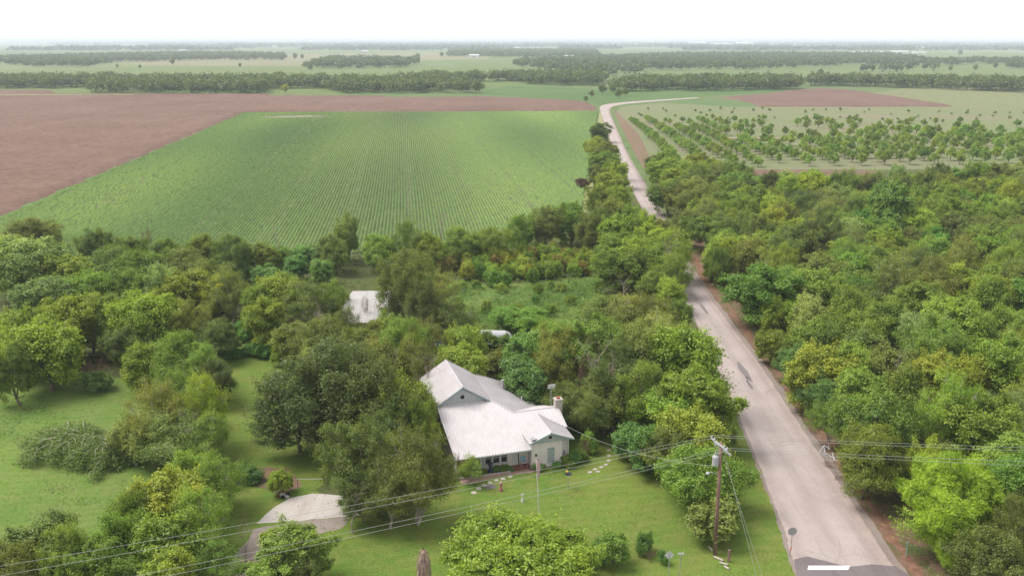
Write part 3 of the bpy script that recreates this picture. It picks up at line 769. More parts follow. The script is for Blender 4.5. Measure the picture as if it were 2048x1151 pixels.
HAND = [
 # field-edge belt behind the house
 ('belt', [(60, 436, 120, 'oak', 8, 'olive'), (190, 458, 75, 'elm', 8, 'oak'), (250, 474, 90, 'elm', 7, None), (330, 478, 100, 'elm', 7, None), (405, 470, 90, 'elm', 7, None), (465, 470, 85, 'oak', 8, None),
   (520, 490, 85, 'elm', 6, None), (695, 430, 75, 'elm', 9, 'olive'), (660, 470, 80, 'elm', 7, 'oak'), (750, 470, 90, 'elm', 6.5, None), (815, 437, 60, 'mesq', 9, 'elm'), (852, 465, 85, 'elm', 7, None),
   (925, 455, 85, 'oak', 7, 'elm'), (985, 455, 85, 'oak', 7, 'elm'), (1040, 430, 75, 'oak', 8, 'elm'), (1090, 414, 85, 'elm', 9, 'olive'), (1140, 405, 85, 'elm', 9, None), (1180, 430, 80, 'oak', 8, None), (15, 470, 90, 'elm', 8, 'pale')]),
 ('left', [(45, 478, 140, 'lime', 11, 'pale'), (130, 515, 105, 'elm', 8, None), (215, 500, 110, 'elm', 8, 'oak'), (285, 502, 115, 'elm', 8, None), (355, 500, 115, 'elm', 8, 'olive'), (415, 520, 95, 'oak', 8, None),
   (75, 560, 100, 'lime', 8, 'pale'), (130, 560, 90, 'elm', 7, 'oak'), (190, 545, 100, 'lime', 8, None), (250, 540, 100, 'elm', 8, None), (320, 532, 70, 'lime', 9, 'pale'), (370, 545, 140, 'lime', 8, 'gold'), (440, 556, 90, 'lime', 7, 'gold'),
   (455, 540, 80, 'mesq', 9, 'olive'), (560, 555, 100, 'lime', 8, 'gold'), (612, 560, 100, 'mesq', 8.5, 'olive'), (515, 575, 80, 'lime', 7, None), (660, 565, 60, 'elm', 7, None),
   (40, 622, 120, 'lime', 9, None), (130, 596, 120, 'lime', 9, None), (170, 592, 100, 'lime', 9, 'gold'), (232, 588, 100, 'oak', 9, None), (290, 590, 125, 'lime', 9.5, 'lime'), (85, 650, 140, 'lime', 9, None),
   (370, 600, 100, 'oak', 8, 'olive'), (425, 640, 90, 'oak', 6, None), (530, 600, 90, 'lime', 8, None), (640, 640, 110, 'mesq', 8, None), (600, 650, 95, 'elm', 6, 'olive'), (575, 660, 60, 'lime', 5, None),
   (345, 665, 130, 'elm', 8, 'lime'), (275, 692, 90, 'lime', 6.5, None), (20, 690, 90, 'elm', 8, None), (400, 690, 80, 'oak', 7, 'elm'), (245, 655, 90, 'elm', 6.5, 'oak')]),
 ('mid', [(815, 500, 110, 'oak', 13, 'oak'), (845, 560, 80, 'oak', 11, 'dark'), (870, 540, 90, 'mesq', 8, None), (640, 640, 100, 'elm', 8, 'olive'), (700, 655, 80, 'elm', 6, None), (742, 643, 90, 'elm', 6, 'olive'), (690, 612, 60, 'mesq', 8, 'olive'), (775, 630, 60, 'elm', 7, None), (715, 660, 70, 'lime', 6, 'olive'), (800, 640, 110, 'oak', 9, 'elm'), (670, 680, 120, 'elm', 9, 'olive'),
   (760, 690, 120, 'lime', 9, 'olive'), (830, 680, 110, 'mesq', 9, 'olive'), (850, 640, 90, 'mesq', 8, 'olive'), (900, 600, 110, 'mesq', 8, 'oak'), (1045, 618, 110, 'elm', 3.6, 'bush'), (925, 655, 80, 'lime', 7, 'gold'), (925, 700, 110, 'lime', 7, 'gold'), (1010, 700, 90, 'lime', 5, 'olive'),
   (1045, 668, 100, 'magnolia', 8, 'teal'), (1065, 715, 120, 'magnolia', 7, 'teal'), (1205, 590, 110, 'elm', 7, 'olive'), (1115, 648, 110, 'elm', 7, None), (1250, 590, 130, 'mesq', 8, None), (1180, 640, 160, 'oak', 11, 'elm'), (1120, 660, 120, 'oak', 10, 'olive'), (1260, 650, 150, 'oak', 11, 'olive'), (1330, 630, 120, 'mesq', 9, 'pale'), (1300, 590, 100, 'mesq', 8, None),
   (1210, 740, 140, 'feather', 8, 'oak'), (1300, 730, 130, 'oak', 9, 'elm'), (1150, 760, 110, 'feather', 6, 'oak'), (1245, 690, 130, 'oak', 10, 'oak'), (1110, 830, 60, 'bush', 3, 'magnolia'), (1345, 560, 70, 'lime', 6, None), (1310, 545, 80, 'elm', 6, None), (1360, 600, 60, 'elm', 6, None)]),
 ('roadside', [(1382, 660, 165, 'lime', 11, 'lime'), (1385, 745, 150, 'lime', 9, 'lime'), (1425, 805, 90, 'lime', 6, 'elm'), (1350, 790, 140, 'lime', 7, 'lime'), (1400, 828, 150, 'lime', 7, 'gold'), (1400, 900, 170, 'elm', 6.5, 'lime'), (1345, 850, 110, 'elm', 6, 'olive'), (1270, 848, 115, 'magnolia', 5, 'magnolia')]),
 ('yard', [(655, 690, 250, 'oak', 12, 'dark'), (590, 770, 150, 'oak', 8, 'dark'), (740, 720, 170, 'oak', 11, 'oak'), (708, 845, 140, 'oak', 9.5, 'oak'), (722, 930, 120, 'oak', 6, 'oak'), (805, 757, 130, 'elm', 9, 'elm'), (765, 800, 120, 'oak', 8, 'oak'), (825, 858, 140, 'mesq', 9.5, 'olive'), (832, 915, 135, 'mesq', 7, 'olive'), (775, 930, 115, 'mesq', 6.5, 'oak'),
   (942, 912, 52, 'mesq', 3.2, 'elm'), (838, 800, 80, 'elm', 7.5, 'elm'), (850, 770, 60, 'mesq', 8, 'pale'), (858, 838, 44, 'elm', 5.5, 'olive')]),
 ('thicket', [(305, 765, 120, 'mesq', 9, None), (350, 735, 100, 'mesq', 8, 'elm'), (395, 748, 95, 'mesq', 9, 'lime'), (430, 722, 80, 'oak', 6, 'dark'), (340, 820, 150, 'mesq', 6.5, None), (410, 830, 100, 'mesq', 6, 'elm'), (280, 840, 110, 'elm', 5, 'mesq'),
   (370, 905, 110, 'elm', 6, 'lime'), (430, 915, 110, 'mesq', 6, 'lime'), (320, 955, 150, 'lime', 7, 'gold'), (250, 985, 110, 'elm', 7, None), (390, 975, 120, 'mesq', 7, 'lime'), (225, 1030, 130, 'elm', 7, 'lime'), (320, 1040, 150, 'lime', 7, None), (70, 1045, 140, 'elm', 7, 'olive'), (120, 1062, 110, 'oak', 7, 'elm'), (20, 1090, 120, 'elm', 7, 'olive'),
   (170, 1095, 110, 'lime', 6, None), (420, 1070, 110, 'mesq', 5.5, 'elm'), (330, 1110, 130, 'lime', 6, 'lime'), (575, 1058, 140, 'lime', 5.5, 'elm'), (250, 1120, 120, 'elm', 5, None), (545, 1115, 110, 'lime', 4, 'elm'), (610, 1110, 70, 'elm', 4, 'oak')]),
 ('roadbelt', [(1206, 246, 62, 'elm', 7, 'olive'), (1196, 274, 78, 'elm', 7, None), (1216, 284, 66, 'elm', 7, 'olive'), (1212, 304, 84, 'lime', 7.5, 'elm'), (1236, 322, 70, 'lime', 7, None), (1196, 330, 60, 'elm', 6, 'olive'), (1226, 345, 90, 'lime', 8, 'elm'), (1208, 370, 80, 'elm', 8, None), (1242, 372, 70, 'elm', 7, 'lime'), (1230, 398, 90, 'elm', 8, 'olive'), (1258, 410, 66, 'lime', 7, None),
   (1200, 420, 70, 'oak', 8, None), (1240, 432, 90, 'lime', 8, None), (1280, 437, 76, 'elm', 7, 'olive'), (1255, 465, 90, 'lime', 8, None), (1225, 470, 70, 'elm', 7, None), (1235, 505, 90, 'elm', 8, None), (1275, 480, 80, 'lime', 8, None), (1338, 462, 120, 'mesq', 10, 'lime'), (1300, 450, 80, 'lime', 8, None), (1318, 490, 80, 'mesq', 8, 'lime'), (1290, 500, 80, 'lime', 7, 'elm'), (1297, 424, 62, 'lime', 8, None), (1322, 440, 64, 'elm', 8, 'olive'), (1350, 508, 74, 'mesq', 8, 'lime'), (1338, 530, 60, 'elm', 5.5, 'lime')]),
 ('wood', [(1300, 312, 66, 'elm', 7, 'olive'), (1325, 318, 96, 'lime', 8, 'elm'), (1345, 338, 90, 'lime', 8, 'elm'), (1390, 336, 66, 'oak', 9, 'olive'), (1335, 362, 100, 'elm', 8, None), (1372, 365, 90, 'elm', 8, 'olive'), (1405, 372, 130, 'oak', 8.5, 'olive'), (1465, 385, 100, 'oak', 8, 'elm'), (1375, 425, 70, 'oak', 8, 'dark'), (1420, 432, 110, 'elm', 8, 'elm'), (1500, 370, 90, 'elm', 8, None), (1560, 395, 100, 'lime', 8, None),
   (1790, 365, 88, 'poplar', 15, 'poplar'), (1878, 462, 74, 'magnolia', 8, 'deep'), (1735, 418, 60, 'elm', 8, 'deep'), (1450, 475, 80, 'lime', 8, 'gold'), (1520, 470, 110, 'lime', 8, 'elm'), (1600, 440, 100, 'lime', 8, 'lime'), (1540, 540, 160, 'lime', 10, 'bush'), (1615, 545, 130, 'lime', 9, 'elm'), (1550, 595, 70, 'lime', 7, 'lime'), (1600, 602, 80, 'lime', 7, 'lime'), (1500, 558, 50, 'elm', 5, None), (1440, 490, 60, 'elm', 8, None),
   (1548, 662, 70, 'lime', 5, 'elm'), (1600, 690, 90, 'feather', 6, 'teal'), (1640, 695, 130, 'lime', 8, 'gold'), (1700, 690, 120, 'lime', 8, 'lime'), (1650, 745, 110, 'feather', 6, 'teal'), (1670, 800, 90, 'mesq', 6, 'lime'), (1760, 790, 150, 'elm', 9, 'elm'), (1740, 850, 140, 'oak', 8, 'elm'), (1720, 740, 110, 'lime', 8, 'elm'), (1915, 745, 120, 'mesq', 11, 'lime'), (1820, 740, 110, 'lime', 9, 'elm'),
   (1990, 800, 150, 'lime', 9, 'lime'), (1915, 912, 205, 'feather', 9, 'feather'), (1870, 880, 90, 'elm', 7, 'lime'), (2035, 920, 130, 'elm', 8, 'bush'), (2000, 1060, 140, 'elm', 6, 'oak'), (2040, 1000, 90, 'oak', 7, 'oak'), (1935, 1070, 90, 'feather', 4, 'feather')]),
]
KL = {'belt': ('in the tree belt along the edge of the green field', 'trees along the field edge'), 'left': ('in the thicket between the meadow and the field', 'trees of the thicket left of the house'),
      'mid': ('in the tangled grove behind the metal-roofed house', 'trees of the grove behind the house'), 'roadside': ('between the house and the pale road', 'trees between the house and the road'),
      'yard': ('in the yard beside the house and drive', 'yard trees'), 'thicket': ('in the scrub between the meadow and the concrete drive', 'scrub trees by the meadow'),
      'roadbelt': ('in the roadside belt between the green field and the road', 'trees along the road by the field'), 'wood': ('in the dense wood across the road from the house', 'trees of the wood across the road')}
KC = dict(deadbrown='red-brown', elm='mid green leafy', oak='dark green small-leaved', mesq='feathery grey-green', lime='bright yellow-green', pale='pale silvery green', gold='golden green', olive='olive green', dark='very dark green', teal='blue-green', deep='deep emerald green', bush='fresh green', feather='lime green feathery', magnolia='glossy green', poplar='tall upright green')
KF = dict(elm='tree', oak='broad tree', mesq='open-branched tree', lime='rounded tree', poplar='column-shaped tree', magnolia='dense low tree', bush='bush', feather='plumed tree')
NM = dict(elm='leafy_tree', oak='broad_tree', mesq='open_branched_tree', lime='rounded_tree', poplar='column_tree', magnolia='dense_tree', bush='bush', feather='plumed_tree')
SPECIAL = {(1790, 365): 'tall column-shaped tree rising above the whole wood across the road', (1878, 462): 'deep emerald round tree beyond the tall column-shaped tree in the wood', (1915, 912): 'lime green feathery tree nearest the junction across the road',
           (655, 690): 'largest dark green spreading tree between the back lawn and the house', (815, 500): 'tall dark narrow-topped tree beside the white shed roof', (1382, 660): 'tall bright rounded tree whose crown overhangs the pale road',
           (1270, 848): 'dense glossy dark round tree at the end of the stepping-stone path', (1045, 668): 'blue-green dense tree beside the silver trailer', (942, 912): 'small thin tree before the end of the long row of house windows', (45, 478): 'large pale silvery tree at the end of the field-edge belt'}
for sec, lst in HAND:
    for (u, v, w, k, h, c) in lst:
        if sec == 'roadbelt' and v < 440: u, w, h = u - 5, w * (.70 if v < 330 else .80), h * 1.22
        if sec == 'wood' and v < 400: u, w, h = u + (7 if u < 1350 else 0), w * .82, h * (1.15 if h < 12 else 1)
        if sec == 'belt': w, h = w * .9, h * 1.1
        x, y, r = at_px(u, v, w, h)
        lab = SPECIAL.get((u, v)) or f"{KC[c or k]} {KF[k]} {KL[sec][0]}"
        plant(x, y, h, r * 1.06, k, c, lab, 'bush' if k == 'bush' else 'tree', None if (u, v) in SPECIAL else KL[sec][1] + ', ' + KC[c or k] + ' ' + KF[k], NM[k])

# fill the wood across the road and the thicket behind the house
WOODP = [(41.5, 60), (45, 56), (110, 100), (175, 200), (205, 292), (165, 268), (140, 248), (104, 240), (80, 238), (66, 246), (58, 275), (51, 290), (46.5, 250), (43.5, 205), (42, 165), (41.5, 110)]
def fill(poly, n, dmin, hr, kinds, sec, seed, near_r=(.9, 1.25)):
    rnd = random.Random(seed)
    P = [(p[0], p[1]) for p in poly]
    x0, x1 = min(p[0] for p in P), max(p[0] for p in P); y0, y1 = min(p[1] for p in P), max(p[1] for p in P)
    made = 0
    for _ in range(30000):
        if made >= n: break
        x, y = rnd.uniform(x0, x1), rnd.uniform(y0, y1)
        if abs(x) > 0.64 * y + 6 or not inpoly(x, y, P): continue
        if any((x - a) ** 2 + (y - b) ** 2 < (dmin * .5 + .55 * q) ** 2 for a, b, q in TREES): continue
        k, c = rnd.choice(kinds)
        h = rnd.uniform(*hr)
        plant(x, y, h, dmin * .5 * rnd.uniform(1.1, 1.45), k, c, f"{KC[c or k]} {KF[k]} {KL[sec][0]}", 'tree', KL[sec][1] + ', ' + KC[c or k] + ' ' + KF[k], NM[k])
        made += 1
    return made
WK = [('elm', None), ('elm', 'olive'), ('lime', None), ('lime', 'elm'), ('lime', 'gold'), ('mesq', None), ('mesq', 'olive'), ('oak', None), ('elm', None), ('lime', 'bush'), ('lime', 'pale'), ('oak', 'elm'), ('oak', 'dark'), ('elm', 'dark'), ('lime', 'olive'), ('lime', 'lime')]
nf = fill(WOODP, 215, 6.3, (7, 10.5), WK, 'wood', 3)
nf2 = fill([(-100, 118), (-50, 112), (-22, 106), (0, 100), (24, 112), (26, 150), (28, 200), (10, 200), (-20, 186), (-60, 185), (-118, 190)], 0, 6.5, (5, 7.5), WK, 'left', 4)
print('fill', nf, nf2, 'trees', len(TREES))

# ------------------------------------------------------------------ orchard
ro = random.Random(21)
KO = [None, None, 'lime', 'elm', 'bush']
for i in range(-1, 36):
    for j in range(0, 34):
        x0 = 61.5 + i * 9.6; y0 = 306 + j * 8.6
        x = x0 + (y0 - 330) * 0.035 + ro.uniform(-.7, .7) + i * 0.0; y = y0 + i * .9 + ro.uniform(-.8, .8)
        u, v, F = proj((x, y, 0))
        if u > 2075 or u < 1240: continue
        if not inpoly(x, y, [(58, 312), (76, 306), (165, 298), (235, 318), (400, 350), (520, 560), (330, 545), (150, 585), (82, 575), (66, 500), (60, 400)]): continue
        if 96 < x < 126 and 380 < y < 402: continue
        limit = 492 + 10 * math.sin(i * 1.7) - .10 * (x - 60) * (x > 200)
        if y < limit:
            if ro.random() < (.07 if y < 430 else .25): continue
            if u > 1500 and y > 400 and ro.random() < .35: continue
            h = ro.uniform(3.6, 5.4) * (1.0 if y < 430 else .82)
            plant(x, y, h, h * ro.uniform(.44, .54), 'orchard', ro.choice(KO), 'young round orchard tree standing in the grassy grid of rows', 'tree', 'orchard trees in rows', 'orchard_tree')
        elif ro.random() < .40 and len([1]) and j % 2 == 0:
            h = ro.uniform(1.5, 2.6)
            plant(x, y, h, h * .5, 'sapling', None, 'small sparse sapling in the thin far end of the orchard', 'tree', 'saplings at the far end of the orchard', 'sapling')
print('after orchard', len(TREES))
M_HAY = simple('hay', (0.33, 0.25, 0.19), 1.0, .3, 2.0, bmp=.5)
hb = MB()
n = 14
ring = [(0.80 * math.cos(2 * math.pi * k / n), 0.80 * math.sin(2 * math.pi * k / n)) for k in range(n)]
prof = [(-.78, .93), (-.70, 1.0), (.70, 1.0), (.78, .93)]
vs = []; fs = []
for x, s_ in prof:
    for y, z in ring: vs.append((x, y * s_, .78 + z * s_))
for i in range(len(prof) - 1):
    for k in range(n): fs.append((i * n + k, i * n + (k + 1) % n, (i + 1) * n + (k + 1) % n, (i + 1) * n + k))
fs.append(tuple(range(n))[::-1]); fs.append(tuple(3 * n + k for k in range(n)))
hb.add(vs, fs)
hm = hb.mesh('hay_bale', M_HAY)
for k in range(16):
    o = link('hay_bale', hm); o.location = (97.6 + k * 1.66, 391 + ro.uniform(-.08, .08), 0); o.rotation_euler = (ro.uniform(0, 6), 0, ro.uniform(-.03, .03))
    o.location.z = 0
    o.rotation_euler = (0, 0, ro.uniform(-.03, .03))
    tag(o, 'round hay bale in the long line between the orchard trees', 'hay bale', 'line of round hay bales in the orchard')

# ------------------------------------------------------------------ far woods (read as one mass), far single trees, far buildings
def wood_mass(name, polys, dens, hr, size, nq, color, label, seed):
    rng = np.random.default_rng(seed)
    Qs, Vr = [], []
    for P, kd in polys:
        xs = [p[0] for p in P]; ys = [p[1] for p in P]
        A = 0
        for i in range(len(P)): A += P[i][0] * P[(i + 1) % len(P)][1] - P[(i + 1) % len(P)][0] * P[i][1]
        A = abs(A) / 2
        m = int(A * dens * kd * (max(xs) - min(xs)) * (max(ys) - min(ys)) / A)
        X = rng.uniform(min(xs), max(xs), m); Y = rng.uniform(min(ys), max(ys), m)
        ok = inpoly_np(X, Y, P) & (np.abs(X) < .66 * Y + 40)
        X, Y = X[ok], Y[ok]
        for x, y in zip(X, Y):
            h = rng.uniform(*hr); r = h * rng.uniform(.36, .55)
            d = rng.normal(0, 1, (nq, 3)); d[:, 2] = np.abs(d[:, 2]) * 1.0 - .35
            d /= np.linalg.norm(d, axis=1)[:, None]
            k = 1 + .22 * np.sin(d[:, 0] * 4 + x) * np.cos(d[:, 1] * 4 + y)
            C = d * (k * rng.uniform(.7, 1.0, nq))[:, None] * np.array([r, r, h * .5]) + np.array([x, y, h * .5])
            C[:, 2] = np.maximum(C[:, 2], .3)
            Qs.append(leaf_quads(rng, C, d, size, size * .75, .3, .5))
            Vr.append(np.clip(.5 + rng.normal(0, .16) + rng.normal(0, .09, nq), 0, 1))
    Q = np.concatenate(Qs)
    me = crown_mesh(name, Q, np.concatenate(Vr))
    o = link(name, me); o.color = (color[0] * 1.45, color[1] * 1.35, color[2] * 1.1, 1)
    tag(o, label, 'wood', kind='stuff')
    print(name, len(Qs), 'trees', len(Q) * 2, 'tris')
def PX(*l): return [tuple(G(u, v)[:2]) for u, v in l]
wood_mass('far_treeline', [(PX((-40, 178), (100, 178), (215, 173), (235, 166), (-40, 168)), 1), (PX((182, 188), (350, 189), (528, 188), (545, 178), (640, 177), (660, 168), (200, 168)), 1), (PX((640, 177), (690, 187), (760, 187), (965, 187), (940, 178), (870, 172), (640, 170)), 1),
   (PX((870, 172), (960, 164), (1050, 163), (1040, 158), (800, 163)), 1), (PX((1042, 168), (1110, 171), (1190, 173), (1208, 166), (1200, 156), (1040, 157)), 1), (PX((1222, 184), (1330, 182), (1450, 183), (1520, 180), (1580, 174), (1600, 168), (1400, 168), (1270, 171), (1225, 177)), 1), (PX((1530, 181), (1600, 180), (1605, 174), (1540, 174)), 1), (PX((1610, 172), (1760, 175), (1900, 180), (2090, 187), (2090, 175), (1900, 171), (1620, 165)), 1)],
   .019, (8, 13), 2.1, 82, (.075, .105, .040), 'dark continuous treeline beyond the ripe fields', 1)
wood_mass('distant_woods', [(PX((605, 139), (720, 139), (800, 136), (838, 131), (830, 122), (660, 121)), 1), (PX((45, 135), (180, 135), (240, 126), (400, 121), (575, 121), (565, 112), (390, 109), (200, 113), (40, 118)), 1), (PX((-30, 129), (45, 131), (60, 118), (-30, 119)), 1),
   (PX((1010, 130), (1060, 138), (1190, 154), (1280, 152), (1290, 141), (1500, 141), (1640, 136), (1790, 129), (1850, 122), (1780, 112), (1500, 110), (1330, 112), (1200, 118)), .85), (PX((895, 114), (1050, 116), (1200, 116), (1190, 103), (1000, 102), (900, 104)), .8),
   (PX((1770, 138), (1840, 136), (1930, 130), (2060, 129), (2060, 123), (1930, 124), (1850, 126)), .9), (PX((1700, 146), (1800, 145), (1870, 144), (1865, 141), (1750, 141)), .5), (PX((2010, 138), (2080, 138), (2080, 128), (2030, 130)), 1)],
   .0032, (9, 14), 4.0, 36, (.068, .095, .042), 'distant blocks of woodland among pale pastures', 2)
bands = []
rb = random.Random(4)
for k in range(170):
    v = rb.choice([84, 84.5, 85, 85.5, 86, 87, 87.5, 88, 89, 90, 91, 93, 95, 98, 101]) + rb.uniform(-.7, .7)
    u = rb.uniform(-60, 2100); w = rb.uniform(60, 320); dv = (v - 81) * rb.uniform(.06, .2)
    bands.append((PX((u, v), (u + w, v + rb.uniform(-.2, .2)), (u + w * .95, v - dv), (u + w * .05, v - dv)), 1))
def band_mass(name, color, label):
    rng = np.random.default_rng(9)
    Qs, Vr = [], []
    for P, _ in bands:
        y0 = min(p[1] for p in P); y1 = max(p[1] for p in P); x0 = min(p[0] for p in P); x1 = max(p[0] for p in P)
        m = int(min(1400, 3 * (x1 - x0) / (y0 * .0042) + 60))
        sz = y0 * .0042 + 2
        X = rng.uniform(x0, x1, m); Y = rng.uniform(y0, y1, m)
        ok = inpoly_np(X, Y, P); X, Y = X[ok], Y[ok]; k = len(X)
        for q in range(4):
            C = np.stack([X + rng.normal(0, sz * .4, k), Y + rng.normal(0, sz * .4, k), rng.uniform(.2, .8, k) * rng.uniform(10, 18, k)], 1)
            D = rng.normal(0, 1, (k, 3)); D[:, 2] = np.abs(D[:, 2]); D[:, 1] -= .8
            D /= np.linalg.norm(D, axis=1)[:, None]
            Qs.append(leaf_quads(rng, C, D, sz * 1.3, min(12, sz), .2, .4)); Vr.append(np.clip(rng.normal(.5, .15, k), 0, 1))
    Q = np.concatenate(Qs); Q[:, :, 2] = np.maximum(Q[:, :, 2], .05)
    o = link(name, crown_mesh(name, Q, np.concatenate(Vr))); o.color = (*color, 1)
    tag(o, label, 'wood', kind='stuff'); print(name, len(Q) * 2)
band_mass('horizon_woods', (.06, .085, .04), 'hazy wooded plain stretching to the horizon')

FT = [(1205, 189, 3.6), (1225, 186, 3.4), (1183, 196, 2.6), (571, 187, 3.4), (345, 131, 3), (1172, 205, 2), (700, 131, 1.8), (1090, 138, 3), (1250, 193, 3.0), (1238, 198, 3.4), (883, 115, 3), (605, 118, 2.5), (590, 118, 3), (835, 122, 3.5), (1745, 144, 3), (1640, 152, 3.0), (1950, 141, 2.6), (1990, 136, 2.6), (620, 142, 3), (1900, 143, 2.4), (2000, 181, 3.2), (480, 134, 1.6), (280, 137, 1.6), (235, 136, 1.6), (1920, 111, 3.5), (1052, 122, 3)]
for k, (u, v, r) in enumerate(FT):
    p = G(u, v); r_ = r * min(2.0, max(1, p.y / 900))
    h_ = r_ * 2.3
    plant(p.x, p.y, h_, r_, 'elm' if v < 180 else 'orchard', 'gold' if (u, v) == (571, 187) else 'oak',
          'lone yellowish round tree in the ripe field before the treeline' if (u, v) == (571, 187) else ('dark round tree at the bend of the pale road' if 1160 < u < 1260 and v > 184 else 'lone dark tree in the far pastures'), 'tree',
          None if (u, v) == (571, 187) else ('trees at the road bend' if 1160 < u < 1260 and v > 184 else 'lone trees in the far pastures'), 'far_tree')
M_FARWALL = simple('pale_wall', (0.62, 0.60, 0.60), .8, .08, .1)
M_FARROOF = simple('pale_roof', (0.55, 0.54, 0.55), .6, .1, .1)
M_FARRED = simple('dull_roof', (0.30, 0.24, 0.23), .8, .1, .1)
def far_building(u, v, wpx, hpx, k):
    p = G(u, v); F = proj(p)[2]
    w = wpx * F / FPX; h = max(2.6, hpx * F / FPX * .7); d = max(8, w * .4)
    e = empty('far_building', (p.x, p.y, 0), 0, None, 'building')
    MB().box(-w / 2, w / 2, 0, d, 0, h).build('wall', M_FARWALL, e)
    rh = h * .45
    m = MB().add([(-w / 2 - .4, -.4, h + .02), (w / 2 + .4, -.4, h + .02), (w / 2 + .4, d + .4, h + .02), (-w / 2 - .4, d + .4, h + .02), (-w / 2 - .4, d / 2, h + rh), (w / 2 + .4, d / 2, h + rh)], [(0, 1, 5, 4), (2, 3, 4, 5), (0, 4, 3), (1, 2, 5), (3, 2, 1, 0)])
    m.build('roof', M_FARRED if k % 5 == 3 else M_FARROOF, e)
    MB().box(-w * .12, w * .12, -.06, 0.0, 0, h * .6).build('door', M_FARRED, e)
    return e
FB = [(948, 115, 20, 6), (1137, 116, 20, 5), (800, 130, 12, 4), (258, 121, 14, 4), (232, 124, 26, 3), (1362, 121, 14, 4), (730, 105, 12, 4), (600, 95, 10, 3), (690, 99, 14, 3), (890, 100, 10, 3)]
TOWN = [(1185, 96, 34, 4), (1225, 93, 30, 4), (1265, 92, 36, 4), (1300, 94, 40, 4), (1345, 91, 30, 4), (1395, 90, 34, 6), (1440, 91, 50, 4), (1490, 92, 34, 7), (1380, 96, 40, 3), (1430, 97, 36, 3), (1480, 98, 30, 3), (1545, 92, 26, 4), (1590, 98, 30, 3), (1640, 96, 26, 3), (1700, 98, 60, 3), (1740, 106, 60, 3), (1800, 107, 34, 5), (1840, 108, 26, 4), (1880, 101, 22, 3), (1970, 93, 16, 3), (1762, 90, 16, 3), (1690, 88, 20, 3), (1030, 98, 20, 3), (1070, 97, 16, 3), (880, 97, 16, 3), (520, 93, 14, 3), (545, 95, 18, 3), (610, 93, 12, 3), (420, 103, 14, 3), (365, 103, 16, 3)]
FBL = {948: 'long white barn at the edge of a far pasture', 1137: 'white barn with a row of small trees beside it on the plain', 800: 'small white shed at the end of a far wood block', 258: 'pale farmhouse before the far wood', 232: 'low pale farm shed before the far wood', 1362: 'small house with pinkish roof among the distant woods'}
for k, b in enumerate(FB):
    e = far_building(*b, k)
    e['label'] = FBL.get(b[0], 'small pale house among the far pastures')
    if b[0] not in FBL: e['group'] = 'small houses among the far pastures'
for k, b in enumerate(TOWN):
    e = far_building(*b, k); e['label'] = 'long pale building of the distant town below the horizon'; e['group'] = 'buildings of the distant town'
# pivot irrigator line and two water towers
p0, p1 = G(856, 132.5), G(904, 132.5)
e = empty('irrigation_boom', ((p0.x + p1.x) / 2, p0.y, 0), 0, 'long thin white irrigation boom across a far pasture', 'irrigator')
hw = (p1.x - p0.x) / 2
MB().tube([(-hw, 0, 3.2), (hw, 0, 3.2)], .28, 6).build('pipe', M_FARWALL, e)
for k in range(5):
    x = -hw + hw * 2 * (k + .5) / 5
    MB().tube([(x - 1.5, 0, 0), (x, 0, 3.2), (x + 1.5, 0, 0)], .12, 4).build('leg', M_FARWALL, e)
for u, hgt in ((1210, 42), (985, 40)):
    p = G(u, 87)
    e = empty('water_tower', (p.x, p.y, 0), 0, 'pale water tower standing above the distant town' if u == 1210 else 'pale water tower above the distant woods', 'tower')
    MB().lathe([(1.2, 0), (1.2, hgt - 8)], 8).build('column', M_FARWALL, e)
    MB().lathe([(1.2, hgt - 8.2), (7, hgt - 5), (8.5, hgt - 2), (7, hgt + 1), (2, hgt + 3)], 12).build('tank', M_FARWALL, e)

# ------------------------------------------------------------------ the house
M_ROOF = None
def roof_mat():
    m, N, L, b = new_mat('painted_metal_roof')
    n1 = noise(N, L, .5, 5, .6); n2 = noise(N, L, 2.2, 4, .7, (1, .15, 1))
    c = ramp(N, L, n1, [(.3, (.47, .435, .442)), (.7, (.54, .505, .51))])
    c = mix(N, L, ramp(N, L, n2, [(.5, (0, 0, 0)), (.8, (.6, .6, .6))]), c, (.40, .355, .355))
    L.new(c, b.inputs['Base Color']); b.inputs['Roughness'].default_value = .45; b.inputs['Specular IOR Level'].default_value = .35
    return m
M_ROOF = roof_mat()
M_WALL = simple('cream_stucco', (.66, .585, .57), .9, .1, 1.2, bmp=.15)
M_TRIM = simple('pale_blue_trim', (.40, .425, .43), .7, .1, 2)
M_BLUE = simple('blue_paint', (.24, .40, .48), .6, .12, 3)
M_WHITE = simple('white_paint', (.50, .49, .485), .6, .06, 3)
M_DARK = simple('dark_opening', (.02, .018, .018), .7, .2, 3)
M_GLASS, N_, L_, b_ = new_mat('window_glass')
b_.inputs['Base Color'].default_value = (.035, .04, .045, 1); b_.inputs['Roughness'].default_value = .08; b_.inputs['Specular IOR Level'].default_value = .6
M_CURT = simple('curtained_glass', (.33, .40, .44), .25, .15, 4, spec=.5)
M_BRICKC = simple('cream_brick', (.42, .37, .33), .9, .15, 3, bmp=.3)
M_CLAY = simple('clay', (.30, .10, .06), .8, .2, 5)
M_GREY = simple('grey_metal', (.34, .34, .35), .45, .15, 3, metal=.3)
M_RUST = simple('red_boards', (.20, .075, .06), .9, .3, 3)
HY = R(17)
HO = G(1055, 898, 2.4); HO.z = 0
house = empty('farmhouse', HO, HY, 'cream farmhouse with pale ribbed metal roofs and pale blue gables', 'house')
PF = .381
def fz(b): return 2.4 + PF * b
